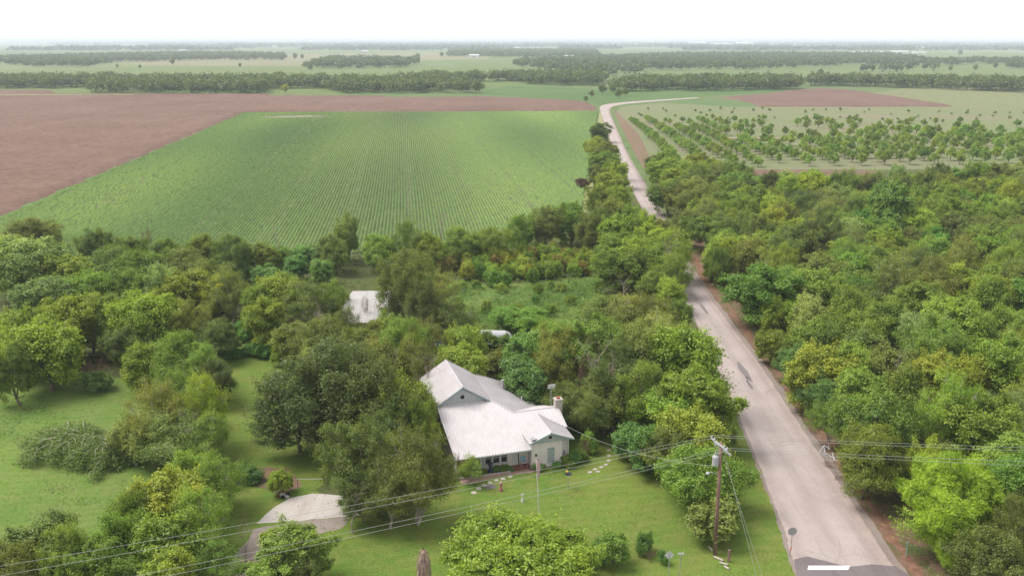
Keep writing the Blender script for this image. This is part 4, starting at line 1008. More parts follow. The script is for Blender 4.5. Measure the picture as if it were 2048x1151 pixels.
def slope(name, poly, ribdir, sp=.30, rib=True, th=.05):
    """one roof slope: plate and its raised ribs; ribdir = local axis along which the ribs run"""
    q = [Vector(p) for p in poly]
    nrm = Vector((0, 0, 0))
    for i in range(len(q)):
        a, b = q[i], q[(i + 1) % len(q)]
        nrm += Vector(((a.y - b.y) * (a.z + b.z), (a.z - b.z) * (a.x + b.x), (a.x - b.x) * (a.y + b.y)))
    nrm.normalize()
    if nrm.z < 0: q.reverse(); nrm = -nrm
    bm = bmesh.new()
    vs = [bm.verts.new(p) for p in q]
    f = bm.faces.new(vs)
    r = bmesh.ops.extrude_face_region(bm, geom=[f])
    for v in r['geom']:
        if isinstance(v, bmesh.types.BMVert): v.co -= nrm * th
    bmesh.ops.triangulate(bm, faces=[x for x in bm.faces if len(x.verts) > 4])
    bmesh.ops.recalc_face_normals(bm, faces=bm.faces)
    me = bpy.data.meshes.new(name); bm.to_mesh(me); bm.free(); me.materials.append(M_ROOF)
    o = link(name, me, house)
    if rib:
        d = Vector(ribdir); d = (d - nrm * d.dot(nrm)).normalized()
        s = d.cross(nrm).normalized()
        P2 = [((p - q[0]).dot(s), (p - q[0]).dot(d)) for p in q]
        mb = MB()
        x = min(p[0] for p in P2) + .12; x1 = max(p[0] for p in P2) - .06
        while x < x1:
            ys = []
            for i in range(len(P2)):
                (ax, ay), (bx, by) = P2[i], P2[(i + 1) % len(P2)]
                if (ax > x) != (bx > x): ys.append(ay + (by - ay) * (x - ax) / (bx - ax))
            ys.sort()
            for i in range(0, len(ys) - 1, 2):
                if ys[i + 1] - ys[i] < .1: continue
                A = q[0] + s * x + d * (ys[i] + .01) + nrm * .002; B = q[0] + s * x + d * (ys[i + 1] - .01) + nrm * .002
                w1, w2, hh = s * .06, s * .03, nrm * .055
                mb.add([A - w1, A + w1, A + w2 + hh, A - w2 + hh, B - w1, B + w1, B + w2 + hh, B - w2 + hh], [(1, 5, 6, 2), (2, 6, 7, 3), (3, 7, 4, 0), (0, 1, 2, 3), (4, 7, 6, 5)])
            x += sp
        mb.build('ribs', M_ROOF, o)
    return o
Fp = [(-7.85, -.1), (.5, -.1), (.5, 2.68), (2.5, 4.72), (5.1, 2.28), (5.35, 2.26), (5.35, 5.2), (0, 5.2), (-2.2, 7.5), (-8.2, 7.5)]
slope('roof_slope', [(a, b, fz(b)) for a, b in Fp], (0, 1, 0))
slope('roof_slope', [(.05, -.5, 3.26), (2.5, -.5, 4.21), (2.5, 4.76, 4.21), (.05, 2.28, 3.26)], (1, 0, 0))
slope('roof_slope', [(5.1, -.5, 3.2), (2.505, -.5, 4.21), (2.505, 4.76, 4.21), (5.1, 2.24, 3.2)], (1, 0, 0))
slope('roof_slope', [(-8.5, 7.2, 5.17), (-5.2, 7.2, 7.27), (-5.2, 15.9, 7.27), (-8.5, 15.9, 5.17)], (1, 0, 0))
slope('roof_slope', [(-1.95, 7.2, 5.2), (-5.195, 7.2, 7.27), (-5.195, 15.9, 7.27), (-1.95, 15.9, 5.2)], (1, 0, 0))
bz = lambda a: 4.38 - .42 * a
slope('roof_slope', [(-2.2, 7.5, bz(-2.2)), (.0, 5.205, bz(0)), (4.5, 10.2, bz(4.5)), (4.5, 15.9, bz(4.5)), (-2.2, 15.9, bz(-2.2))], (1, 0, 0))
slope('roof_slope', [(0, 5.21, 4.38), (5.35, 5.21, 4.38), (5.35, 10.2, 4.38 - .381 * 5), (4.5, 10.2, 4.38 - .381 * 5)], (0, 1, 0))
def cap(pts, r=.07): MB().tube(pts, r, 6).build('ridge_cap', M_ROOF, house)
cap([(-5.2, 7.18, 7.29), (-5.2, 15.9, 7.29)]); cap([(2.5, -.52, 4.23), (2.5, 4.75, 4.23)]); cap([(0, 5.2, 4.4), (5.36, 5.2, 4.4)]); cap([(-2.2, 7.5, 5.3), (0, 5.2, 4.4)])
def wall_open(name, a0, a1, z0, z1, b0, b1, ops, mat=None):
    mb = MB()
    xs = sorted({a0, a1, *[o[0] for o in ops], *[o[1] for o in ops]}); zs = sorted({z0, z1, *[o[2] for o in ops], *[o[3] for o in ops]})
    for i in range(len(xs) - 1):
        for j in range(len(zs) - 1):
            cx, cz = (xs[i] + xs[i + 1]) / 2, (zs[j] + zs[j + 1]) / 2
            if any(o[0] < cx < o[1] and o[2] < cz < o[3] for o in ops): continue
            mb.box(xs[i], xs[i + 1], b0, b1, zs[j], zs[j + 1])
    me = mb.mesh(name, mat or M_WALL)
    bm = bmesh.new(); bm.from_mesh(me); bmesh.ops.remove_doubles(bm, verts=bm.verts, dist=1e-4)
    seen = {}
    dele = []
    for f in bm.faces:
        k = tuple(sorted(v.index for v in f.verts))
        if k in seen: dele += [f, seen[k]]
        seen[k] = f
    bmesh.ops.delete(bm, geom=list(set(dele)), context='FACES'); bm.to_mesh(me); bm.free()
    return link(name, me, house)
def window(a0, a1, z0, z1, b, frame=M_WHITE, glass=M_GLASS, cols=1, rows=2):
    mb = MB(); t = .07
    mb.box(a0 - t, a0, b - .04, b + .06, z0 - t, z1 + t); mb.box(a1, a1 + t, b - .04, b + .06, z0 - t, z1 + t)
    mb.box(a0, a1, b - .04, b + .06, z1, z1 + t); mb.box(a0, a1, b - .05, b + .06, z0 - t, z0)
    for k in range(1, rows):
        z = z0 + (z1 - z0) * k / rows; w_ = .03 if rows == 2 else .02
        mb.box(a0, a1, b - .01, b + .05, z - w_, z + w_)
    for k in range(1, cols):
        x = a0 + (a1 - a0) * k / cols
        mb.box(x - .018, x + .018, b - .008, b + .048, z0, z1)
    w = mb.build('window', frame, house)
    for i in range(cols):
        for j in range(rows):
            A0, A1 = a0 + (a1 - a0) * i / cols, a0 + (a1 - a0) * (i + 1) / cols; Z0, Z1 = z0 + (z1 - z0) * j / rows, z0 + (z1 - z0) * (j + 1) / rows
            MB().box(A0 + .001, A1 - .001, b + .07, b + .085, Z0 + .001, Z1 - .001).build('pane', glass, w)
WB = 1.2
wins = [(-6.75, -6.0, .72, 1.9), (-5.62, -4.9, .72, 1.9), (-4.28, -3.66, .72, 1.9), (-3.44, -2.78, .72, 1.9), (-2.55, -1.93, .72, 1.9)]
wall_open('front_wall', -7.5, .45, 0, 2.78, WB, WB + .15, wins + [(-1.38, -.72, .16, 2.1)])
for w in wins: window(*w, WB)
MB().box(-1.38, -.72, WB + .05, WB + .1, .16, 2.1).build('door', M_WHITE, house)
MB().box(-.66, -.58, WB - .06, WB - .002, .1, 2.4).build('door_post', M_DARK, house)
MB().box(-7.5, -1.9, WB - .03, WB - .003, .0, .12).build('wall_base', M_BRICKC, house)
for a in (-5.8, -4.55): MB().box(a - .1, a + .03, WB - .035, WB - .003, .55, 2.2).build('shutter', M_BLUE, house)
MB().box(-7.85, .48, -.125, -.09, 2.2, 2.34).build('fascia', M_TRIM, house)
MB().box(-1.9, .44, .2, WB - .005, .0, .14).build('porch_floor', M_RUST, house)
MB().add([(-.6, WB - .06, 2.3), (.1, WB - .06, 2.3), (-.25, WB - .06, 2.05), (-.6, WB - .02, 2.3), (.1, WB - .02, 2.3), (-.25, WB - .02, 2.05)], [(0, 2, 1), (3, 4, 5), (0, 1, 4, 3), (1, 2, 5, 4), (2, 0, 3, 5)]).build('porch_ornament', M_DARK, house)
# left and hidden walls
MB().add([(-7.5, WB + .15, 0), (-7.5, 7.5, 0), (-7.5, 7.5, fz(7.5) - .06), (-7.5, WB + .15, fz(WB + .15) - .06), (-7.35, WB + .15, 0), (-7.35, 7.5, 0), (-7.35, 7.5, fz(7.5) - .06), (-7.35, WB + .15, fz(WB + .15) - .06)], [(0, 3, 2, 1), (4, 5, 6, 7), (3, 7, 6, 2), (0, 1, 5, 4)]).build('side_wall', M_WALL, house)
MB().box(-8.0, -2.4, 7.6, 15.6, 0, 5.1).build('rear_wing_wall', M_RUST, house)
MB().box(-2.39, 4.2, 5.4, 15.5, 0, 2.4).build('rear_wall', M_WALL, house)
MB().box(.6, 5.1, 2.0, 5.3, 0, 3.0).build('end_wall', M_WALL, house)
# tall gable triangle
def gable(a0, a1, am, z0, zt, b, vz, vr):
    g = MB().add([(a0, b, z0), (a1, b, z0), (am, b, zt), (a0, b + .1, z0), (a1, b + .1, z0), (am, b + .1, zt)], [(0, 1, 2), (3, 5, 4), (0, 3, 4, 1), (1, 4, 5, 2), (2, 5, 3, 0)]).build('gable', M_TRIM, house)
    n = 16; mb = MB(); md = MB()
    ring = [(math.cos(2 * math.pi * k / n), math.sin(2 * math.pi * k / n)) for k in range(n)]
    vs = []
    for rr, bb in ((vr * 1.35, b - .03), (vr, b - .03), (vr, b - .003), (vr * 1.35, b - .003)):
        vs += [(am + c * rr, bb, vz + s_ * rr) for c, s_ in ring]
    fs = []
    for i in range(3):
        for k in range(n): fs.append((i * n + k, i * n + (k + 1) % n, (i + 1) * n + (k + 1) % n, (i + 1) * n + k))
    mb.add(vs, fs); v = mb.build('round_vent', M_WHITE, g)
    md.add([(am + c * vr, b - .012, vz + s_ * vr) for c, s_ in ring], [tuple(range(n))]); md.build('vent_louvre', M_DARK, g)
    return g
gable(-8.05, -2.25, -5.2, 5.12, 6.93, 7.5, 5.95, .26)
gable(.3, 4.85, 2.55, 3.02, 3.98, -.02, 3.45, .2)
M_BARGE = simple('blue_green_trim', (.27, .36, .375), .7, .1, 2)
for pts in ([(-8.5, 7.19, 5.12), (-5.2, 7.19, 7.2)], [(-1.95, 7.19, 5.12), (-5.2, 7.19, 7.2)], [(.05, -.51, 3.2), (2.5, -.51, 4.13)], [(5.1, -.51, 3.12), (2.5, -.51, 4.13)]):
    A, B = Vector(pts[0]), Vector(pts[1]); up = Vector((0, 0, .1)); th = Vector((0, -.04, 0))
    MB().add([A - up, B - up, B + up * .1, A + up * .1, A - up + th, B - up + th, B + up * .1 + th, A + up * .1 + th], [(0, 1, 2, 3), (7, 6, 5, 4), (0, 4, 5, 1), (1, 5, 6, 2), (2, 6, 7, 3), (3, 7, 4, 0)]).build('barge_board', M_BARGE, house)
MB().box(-8.1, -2.2, 7.44, 7.497, 5.02, 5.14).build('gable_trim', M_BLUE, house)
MB().box(.4, 4.8, -.06, -.022, 2.9, 3.03).build('gable_trim', M_TRIM, house)
# bay wall with its window
wall_open('bay_wall', .45, 3.95, 0, 2.9, 0, .18, [(2.3, 3.0, .5, 2.2)])
window(2.3, 3.0, .5, 2.2, 0, M_WHITE, M_CURT, 3, 5)
MB().box(.45, .6, .19, 2.0, 0, 2.95).build('bay_side_wall', M_WALL, house)
MB().box(3.951, 4.7, .45, .6, 0, 3.0).build('bay_return_wall', M_WALL, house)
MB().box(4.6, 4.72, .1, .22, 0, 3.05).build('porch_post', M_WHITE, house)
MB().tube([(4.05, .3, 0), (4.05, .3, 2.9)], .04, 6).build('downpipe', M_GREY, house)
MB().box(4.2, 4.42, .33, .449, 1.0, 1.5).build('meter_box', M_GREY, house)
# chimney, vents, aerials
ch = MB().box(4.95, 5.75, 5.0, 5.75, 2.5, 5.2).build('chimney', M_BRICKC, house)
MB().box(4.88, 5.82, 4.93, 5.82, 5.2, 5.32).build('chimney_cap', M_BRICKC, ch)
MB().lathe([(.2, 5.32), (.22, 5.5), (.17, 5.52)], 10, (5.35, 5.37, 0)).build('flue', M_CLAY, ch)
MB().lathe([(.16, 3.75), (.16, 4.95), (.2, 4.97), (.2, 5.05)], 10, (1.06, 12.97, 0)).build('vent_pipe', M_GREY, house)
MB().lathe([(.25, 3.13), (.08, 3.2), (.08, 3.75)], 8, (2.69, 10.54, 0)).build('vent_pipe', M_WHITE, house)
an = MB().tube([(4.48, 5.3, 4.2), (4.48, 5.3, 6.9)], .03, 6).build('aerial_mast', M_GREY, house)
mb = MB()
for k in range(9):
    z = 6.72 + .055 * k; bow = .12 * (1 - ((k - 4) / 4) ** 2)
    mb.tube([(4.05, 5.2 - bow * .3, z), (4.48, 5.3 - bow, z), (4.9, 5.2 - bow * .3, z)], .022, 4)
for k in range(9):
    x = 4.05 + .106 * k; mb.tube([(x, 5.2, 6.72), (x, 5.14, 7.16)], .02, 4)
mb.build('grid_antenna', M_WHITE, an)
dm = MB(); n = 14
vs = [(0.55, -.25, 3.62)]
for r_, dz in ((.18, .02), (.36, .08)):
    vs += [(.55 + r_ * math.cos(2 * math.pi * k / n), -.25 + r_ * math.sin(2 * math.pi * k / n) * .8, 3.62 + dz) for k in range(n)]
fs = [(0, 1 + k, 1 + (k + 1) % n) for k in range(n)] + [(1 + k, 1 + n + k, 1 + n + (k + 1) % n, 1 + (k + 1) % n) for k in range(n)]
dm.add(vs, fs); dm.tube([(.55, -.2, 3.42), (.55, -.25, 3.62)], .03, 5); dm.build('satellite_dish', M_GREY, house)

def hp(a, b, z=0):
    c, s_ = math.cos(HY), math.sin(HY)
    return Vector((HO.x + a * c - b * s_, HO.y + a * s_ + b * c, z))

# ------------------------------------------------------------------ around the house
M_STONE = simple('pale_stone', (.36, .32, .28), .95, .2, 2, bmp=.4)
M_BRICKP = simple('pink_brick_path', (.30, .19, .155), .95, .3, 2.5, bmp=.4)
P0 = [hp(a, b) for a, b in ((-7.5, -.9), (-6, -1.1), (-4, -.55), (-2, -.55), (.6, -.7), (1.6, -.5), (1.2, .0), (.44, .1), (-1.9, .15), (-4, .1), (-7.5, -.1))]
sheet('brick_path', jag(P0, .08, .6, 12), .020, M_BRICKP)
stone_spots = [(948, 985, .34), (958, 977, .3), (968, 970, .33), (980, 965, .3), (993, 960, .3), (1006, 957, .32), (1020, 953, .28), (1190, 938, .3), (1203, 934, .3), (1212, 929, .28), (1217, 921, .27), (1218, 911, .26), (1218, 900, .26), (1196, 943, .26), (1180, 944, .28)]
for k, (u, v, r_) in enumerate(stone_spots):
    p = G(u, v); rn = random.Random(k + 40)
    ring = [(math.cos(2 * math.pi * i / 9) * r_ * rn.uniform(.8, 1.1), math.sin(2 * math.pi * i / 9) * r_ * rn.uniform(.7, 1.0)) for i in range(9)]
    mb = MB().add([(x, y, 0) for x, y in ring] + [(x * .93, y * .93, .07) for x, y in ring], [tuple(range(9, 18))] + [(i, (i + 1) % 9, 9 + (i + 1) % 9, 9 + i) for i in range(9)])
    o = mb.build('stepping_stone', M_STONE); o.location = (p.x, p.y, 0)
    left = u < 1100
    tag(o, 'pale flat stepping stone in the grass before the house windows' if left else 'flat stepping stone on the path round the house to the dark tree', 'stone', 'stepping stones before the house' if left else 'stepping stones beside the house')
o = MB().box(-3.3, 3.3, -.08, .08, 0, .22).build('edging_wall', M_STONE); o.location = hp(-5.2, -.05); o.rotation_euler.z = HY
tag(o, 'low pale stone edging along the flower bed under the windows', 'edging')
beds = [(-3.3, .55, .5, 'weed'), (-2.4, .5, .55, 'bush'), (-4.7, .6, .4, 'bush'), (-5.5, .55, .42, 'weed'), (-1.9, .35, .4, 'weed'), (1.0, -.5, .6, 'weed'), (1.5, -.5, .5, 'bush'), (3.2, -.5, .5, 'weed'), (4.4, -.4, .9, 'bush'), (5.2, -.2, 1.0, 'weed'), (6.0, .1, .9, 'bush'), (-6.6, .5, .7, 'elm')]
for k, (a, b, r_, c) in enumerate(beds):
    p = hp(a, b)
    plant(p.x, p.y, r_ * 1.35, r_, 'bush', c, 'leafy green plant in the bed under the long row of windows' if a < 0 else 'leafy green plant at the foot of the gabled bay wall', 'plant', 'plants under the windows' if a < 0 else 'plants along the bay wall', 'garden_plant')
for (a, b, h_, r_, kind, lab) in [(-7.6, -.2, 3.6, .9, 'bare_red', 'bare reddish shrub against the wall below the tall gable'), (-7.3, .6, 2.9, .8, 'bare_red', 'smaller bare reddish shrub by the wall below the tall gable')]:
    p = hp(a, b); plant(p.x, p.y, h_, r_, kind, None, lab, 'shrub', None, 'bare_shrub')
p = G(1178, 918); plant(p.x, p.y, 2.6, 1.3, 'bare_red', None, 'bare reddish twiggy shrub beside the gabled bay', 'shrub', None, 'bare_shrub')
p = G(1176, 905); plant(p.x, p.y, 2.6, 1.0, 'bush', 'lime', 'yellow-green bush behind the bare twiggy shrub', 'bush', None, 'bush')

def lawn_chair(loc, rz):
    e = empty('lawn_chair', loc, rz, 'pale blue metal lawn chair on the porch', 'chair')
    MB().box(-.27, .27, -.25, .25, .38, .42).build('seat', M_WHITE, e)
    b = MB(); n = 12
    vs = [(.31 * math.cos(math.pi * k / (n - 1)), .3, .72 + .3 * math.sin(math.pi * k / (n - 1))) for k in range(n)] + [(-.27, .26, .4), (.27, .26, .4)]
    vs2 = [(x, y + .035, z) for x, y, z in vs]
    m_ = len(vs)
    b.add(vs + vs2, [tuple(range(m_)), tuple(range(2 * m_ - 1, m_ - 1, -1))] + [(i, m_ + i, m_ + (i + 1) % m_, (i + 1) % m_) for i in range(m_)]).build('backrest', M_BLUE, e)
    for s_ in (-1, 1):
        MB().tube([(s_ * .3, .26, 0), (s_ * .3, .26, .62), (s_ * .3, -.26, .6), (s_ * .3, -.28, 0)], .025, 5).build('arm_and_leg', M_WHITE, e)
lawn_chair(hp(-.15, .75, .14), HY)

def figure(loc, h, robe, skin, name, label, hair=None, arms='down', flare=1.0):
    e = empty(name, loc, HY, label, 'statue')
    k = h / 1.7
    prof = [(.26 * flare, 0), (.25 * flare, .1), (.20 * flare, .5), (.15, .85), (.13, 1.0), (.17, 1.22), (.19, 1.36), (.09, 1.44), (.06, 1.48)]
    b = MB().lathe([(r_ * k, z * k) for r_, z in prof], 14)
    for s_ in (-1, 1):
        if arms == 'down': pts = [(s_ * .17 * k, 0, 1.36 * k), (s_ * .24 * k, -.02 * k, 1.08 * k), (s_ * .15 * k, -.16 * k, .92 * k)]
        else: pts = [(s_ * .16 * k, 0, 1.34 * k), (s_ * .36 * k, -.02, 1.52 * k), (s_ * .14 * k, -.02, 1.74 * k)]
        b.tube(pts, [.058 * k, .05 * k, .035 * k], 7)
    b.build('body', robe, e, True)
    hd = MB().lathe([(.02 * k, 1.46 * k), (.075 * k, 1.5 * k), (.1 * k, 1.58 * k), (.095 * k, 1.66 * k), (.05 * k, 1.71 * k), (.01, 1.72 * k)], 10).build('head', skin, e, True)
    if hair is not None: MB().lathe([(.105 * k, 1.6 * k), (.112 * k, 1.66 * k), (.07 * k, 1.735 * k), (.01, 1.75 * k)], 10, (0, .015, 0)).build('hair', hair, e, True)
    return e
M_NAVY = simple('navy_cloth', (.03, .035, .06), .9, .3, 6)
M_SKIN = simple('brown_clay', (.16, .085, .06), .8, .2, 6)
M_PINK = simple('pink_paint', (.36, .13, .14), .8, .25, 6)
M_STATW = simple('white_plaster', (.58, .54, .50), .8, .12, 6)
figure(hp(-4.0, .35), 1.65, M_NAVY, M_SKIN, 'robed_statue', 'dark robed standing figure among the plants before the windows', M_DARK)
figure(G(1002, 981), 1.05, M_PINK, M_STATW, 'garden_statue', 'small pink-gowned figure standing on the lawn', M_STATW, 'down', 1.25)
figure(G(1045, 1003), .95, M_STATW, M_STATW, 'garden_statue', 'small white figure with arms raised to its head on the lawn', None, 'up', 1.1)
# planting bed slab beside the pink figure
sheet('bare_soil_spot', jag([hp(a, b) for a, b in ((-5.3, -2.0), (-4.1, -1.9), (-4.2, -2.7), (-5.2, -2.7))], .12, .4, 3), .018, M_PATCH)
# satellite dish on a post, flag pole
p = G(1136, 977)
e = empty('dish_post', p, 0, 'dark satellite dish lying face-up on a thin grey post in the lawn', 'dish')
MB().tube([(0, 0, -.1), (0, 0, 1.55)], .035, 6).build('post', M_GREY, e)
M_BLACKP = simple('black_plastic', (.03, .03, .035), .5, .2, 4)
M_YEL = simple('yellow_paint', (.5, .36, .08), .7, .15, 5)
MB().lathe([(.04, 1.52), (.25, 1.6), (.40, 1.72), (.42, 1.74), (.38, 1.73), (.05, 1.63)], 14).build('dish', M_BLACKP, e)
MB().box(-.09, .09, -.425, -.40, 1.62, 1.70).build('badge', M_FARWALL, e)
MB().lathe([(.02, 1.7), (.1, 1.78), (.14, 1.9), (.1, 2.02), (.02, 2.06)], 10, (-.12, .1, 0)).build('yellow_figure', M_YEL, e)
p = G(1079, 1050)
e = empty('flag_pole', p, 0, 'leaning pale flagpole with a limp faded flag on the lawn', 'flagpole')
e.rotation_euler = (0, R(-3), 0)
MB().tube([(0, 0, -.1), (0, 0, 7.2)], [.06, .04], 8).build('pole', M_STATW, e)
MB().lathe([(.02, 7.2), (.11, 7.28), (.12, 7.4), (.02, 7.5)], 10).build('finial', M_DARK, e)
M_FLAG = simple('faded_flag', (.48, .34, .33), .9, .4, 5, vec=(1, 1, 3))
fl = MB(); vs = []; fs = []
for i in range(15):
    z = 6.9 - i * .14
    for j in range(9):
        t = 2 * math.pi * j / 9
        rr = (.10 + .09 * math.sin(i * .25 + .4)) * (1 + .35 * math.sin(3 * t + i * .3))
        vs.append((.12 + rr * math.cos(t), rr * math.sin(t) * .8, z))
for i in range(14):
    for j in range(9): fs.append((i * 9 + j, i * 9 + (j + 1) % 9, (i + 1) * 9 + (j + 1) % 9, (i + 1) * 9 + j))
fl.add(vs, fs).build('flag', M_FLAG, e, True)

# ------------------------------------------------------------------ front lawn planting
x, y, r_ = at_px(1022, 1072, 300, 5.0)
plant(x, y, 5.0, r_, 'umbrella', None, 'wide bright green mounded tree on the front lawn', 'tree', None, 'mounded_tree')
for (u, v, w, h, lab) in [(1226, 1068, 84, 3.0, 'fresh green upright bush on the lawn beside the mounded tree'), (1290, 1064, 44, 2.0, 'small narrow bush near the road signs')]:
    x, y, r_ = at_px(u, v, w, h); plant(x, y, h, r_, 'bush', 'bush', lab, 'bush', None, 'bush')
x, y, r_ = at_px(1428, 1006, 135, 3.6)
plant(x, y, 3.6, r_, 'bush', 'olive', 'brownish dense bush behind the foot of the utility pole', 'bush', None, 'bush')
p = G(1300, 1125); plant(p.x, p.y, 1.1, .9, 'bare_red', None, 'low heap of bare brown twigs by the small bushes', 'brush pile', None, 'brush_pile')
p = G(1325, 1125); plant(p.x, p.y, 1.2, .55, 'bush', 'weed', 'small green weed clump by the diamond road sign', 'plant', None, 'weed_clump')

# dead palm
def dead_palm():
    h = 5.6
    p = G(846, 1096, h)
    e = empty('dead_palm', (p.x, p.y, 0), 0, 'dead palm with a hanging skirt of dry brown fronds', 'palm')
    MB().tube([(0, 0, -.2), (.03, 0, 2), (0, 0, h - .5)], [.24, .2, .18], 9).build('trunk', BARK, e)
    rn = random.Random(8)
    M_FROND = simple('dry_frond', (.30, .215, .165), .95, .4, 5)
    for k in range(90):
        a = rn.uniform(0, 6.28); z0 = h - rn.uniform(.0, 1.3); ln = rn.uniform(1.2, 2.4); sp = rn.uniform(.25, .55)
        r0 = .1
        pts = []
        for i in range(5):
            t = i / 4
            rr = r0 + sp * math.sin(min(1, t * 1.3) * 1.5)
            pts.append(Vector((math.cos(a) * rr, math.sin(a) * rr, z0 + .18 * math.sin(t * 3.1) * (1 if k % 7 else 2.2) - ln * t ** 1.2)))
        w = rn.uniform(.03, .08); s_ = Vector((-math.sin(a), math.cos(a), 0))
        vs = []
        for i, q in enumerate(pts):
            ww = w * (1 - .6 * i / 4) * (1 + .5 * (i == 2)); o_ = Vector((math.cos(a), math.sin(a), 0)) * .02
            vs += [q - s_ * ww, q + s_ * ww, q + o_]
        fs = []
        for i in range(4):
            fs += [(3 * i, 3 * i + 3, 3 * i + 5, 3 * i + 2), (3 * i + 2, 3 * i + 5, 3 * i + 4, 3 * i + 1), (3 * i, 3 * i + 1, 3 * i + 4, 3 * i + 3)]
        MB().add(vs, fs).build('frond', M_FROND, e)
dead_palm()

# ------------------------------------------------------------------ utility pole, wires, signs
M_POLE = simple('weathered_pole', (.20, .12, .095), .9, .35, 3, bmp=.4, vec=(1, 1, .15))
M_STEEL = simple('galvanised', (.42, .42, .43), .4, .1, 4, metal=.5)
M_WIRE = simple('wire', (.30, .30, .29), .5, .1, 1)
M_CAN = simple('pale_grey_enamel', (.38, .38, .40), .4, .06, 3)
PB = Vector((18.1, 66.2, 0)); PTOP = 11.0
e = empty('utility_pole', PB, 0, 'tall brown wooden utility pole with transformer beside the road junction', 'utility pole')
e.rotation_euler = (0, R(-1.0), 0)
MB().tube([(0, 0, -.4), (0, 0, 5), (0, 0, PTOP)], [.19, .165, .13], 10).build('pole', M_POLE, e, True)
AD = Vector((.32, -.95, 0)).normalized(); AX = Vector((AD.y, -AD.x, 0))
for zo, so in ((-.25, .16), (-.7, -.16)):
    A = Vector((0, 0, PTOP + zo)) + AX * so - AD * 1.3; B = Vector((0, 0, PTOP + zo)) + AX * so + AD * 1.3
    q = [A + AX * .055, A - AX * .055, B - AX * .055, B + AX * .055]
    MB().slab([p + Vector((0, 0, .12)) for p in q][::-1], .12).build('crossarm', M_CAN, e)
ATT = []
for s_ in (-1.2, -.75, .75, 1.2):
    c = Vector((0, 0, PTOP - .13)) + AD * s_ + AX * .16
    MB().lathe([(.05, 0), (.09, .06), (.06, .1), (.09, .16), (.05, .22), (.03, .28)], 8, tuple(c)).build('insulator', M_CAN, e)
    ATT.append(PB + c + Vector((0, 0, .28)))
for s_ in (-1, 1):
    MB().tube([Vector((0, 0, PTOP - 1.15)) + AX * .14, Vector((0, 0, PTOP - .3)) + AD * .75 * s_ + AX * .22], .025, 5).build('brace', M_STEEL, e)
can = MB().lathe([(.05, 8.85), (.27, 8.9), (.28, 9.65), (.22, 9.75), (.05, 9.78)], 14, (-.42, -.05, 0)).build('transformer', M_CAN, e, False)
MB().lathe([(.05, 9.75), (.07, 9.85), (.05, 9.95), (.07, 10.02), (.03, 10.1)], 8, (-.42, -.05, 0)).build('bushing', M_CAN, can)
MB().box(-.2, -.1, -.1, .05, 9.0, 9.5).build('bracket', M_STEEL, can)
la = MB().tube([(-.1, 0, 7.9), (-.6, -.1, 8.2), (-1.0, -.15, 8.25)], .03, 6).build('lamp_arm', M_STEEL, e)
MB().lathe([(.05, 8.28), (.15, 8.22), (.17, 8.12), (.1, 8.04)], 10, (-1.05, -.16, 0)).build('lamp_head', M_CAN, la)
def wire(name, A, B, sag, r, label, group):
    A, B = Vector(A), Vector(B)
    L_ = B - A
    pts = [L_ * (i / 24) - Vector((0, 0, sag * 4 * (i / 24) * (1 - i / 24))) for i in range(25)]
    o = MB().tube(pts, r, 4).build(name, M_WIRE); o.location = A
    return tag(o, label, 'wire', group)
LFT = [(-62, 39.2, 11.2), (-61.6, 38.0, 11.0), (-61, 36.0, 9.9), (-60.8, 35.1, 9.8)]
RGT = [(84, 63.9, 11.2), (84, 63.2, 11.1), (84, 61.9, 10.7), (84, 61.0, 10.5)]
for k in range(4):
    a = ATT[k] if k < 2 else ATT[k] - Vector((0, 0, .3))
    wire('power_line', a, LFT[k], .75, .014, 'pale power line from the pole over the front lawn and drive', 'power lines over the lawn')
    wire('power_line', a, RGT[k], .55, .013, 'pale power line from the pole across the road to the wood', 'power lines across the road')
wire('service_cable', hp(5.3, 2.2, 3.3), PB + Vector((0, 0, 8.7)), .9, .013, 'thin service cable from the house roof corner to the utility pole', None)
for k, g in enumerate(((20.6, 60.2, 0), (21.2, 60.4, 0))):
    wire('guy_wire', PB + Vector((.1, 0, 10.2 - .5 * k)), g, 0, .014, 'straight guy wire slanting from the pole down to the lawn', 'guy wires of the pole')
# bracket riding on the wires over the road edge
e = empty('line_spacer', (26.6, 65.1, 10.55), 0, 'white angular bracket hanging on the power lines over the road edge', 'bracket')
for pts in ([(-.15, .75, .45), (-.75, .15, -.15), (-.15, -.0, -.15)], [(-.1, .75, .45), (-.12, .1, .0), (.5, -.5, -.25), (.6, -.8, -.4)], [(-.05, .9, .5), (.55, .45, .2)], [(.6, .1, 0), (.6, -.8, -.4)], [(.35, -.4, -.2), (.05, -.85, -.4), (.95, -.85, -.4)]):
    MB().tube([Vector(q_) * .8 for q_ in pts], .03, 5).build('strut', M_CAN, e)

def sign_post(name, loc, h, label, plate, tilt=0):
    e = empty(name, loc, 0, label, 'road sign')
    MB().tube([(0, 0, -.2), (0, 0, h)], .035, 6).build('post', M_STEEL, e)
    n, rad, rot, mat, z = plate
    if n:
        pts = [(math.cos(2 * math.pi * k / n + rot) * rad, z + math.sin(2 * math.pi * k / n + rot) * rad) for k in range(n)]
        MB().add([(x, .04, z_) for x, z_ in pts] + [(x, .052, z_) for x, z_ in pts], [tuple(range(n)), tuple(range(2 * n - 1, n - 1, -1))] + [(k, n + k, n + (k + 1) % n, (k + 1) % n) for k in range(n)]).build('plate', mat, e)
    return e
M_SIGN = simple('sign_back', (.36, .35, .35), .5, .08, 4, metal=.2)
M_SIGNW = simple('pale_sign_back', (.55, .54, .54), .5, .06, 4)
M_REFL = simple('red_reflector', (.5, .06, .03), .5, .1, 4)
e = sign_post('stop_sign', (24.75, 66.0, 0), 2.9, 'grey octagonal back of a road sign at the junction', (8, .42, math.pi / 8, M_SIGN, 2.45))
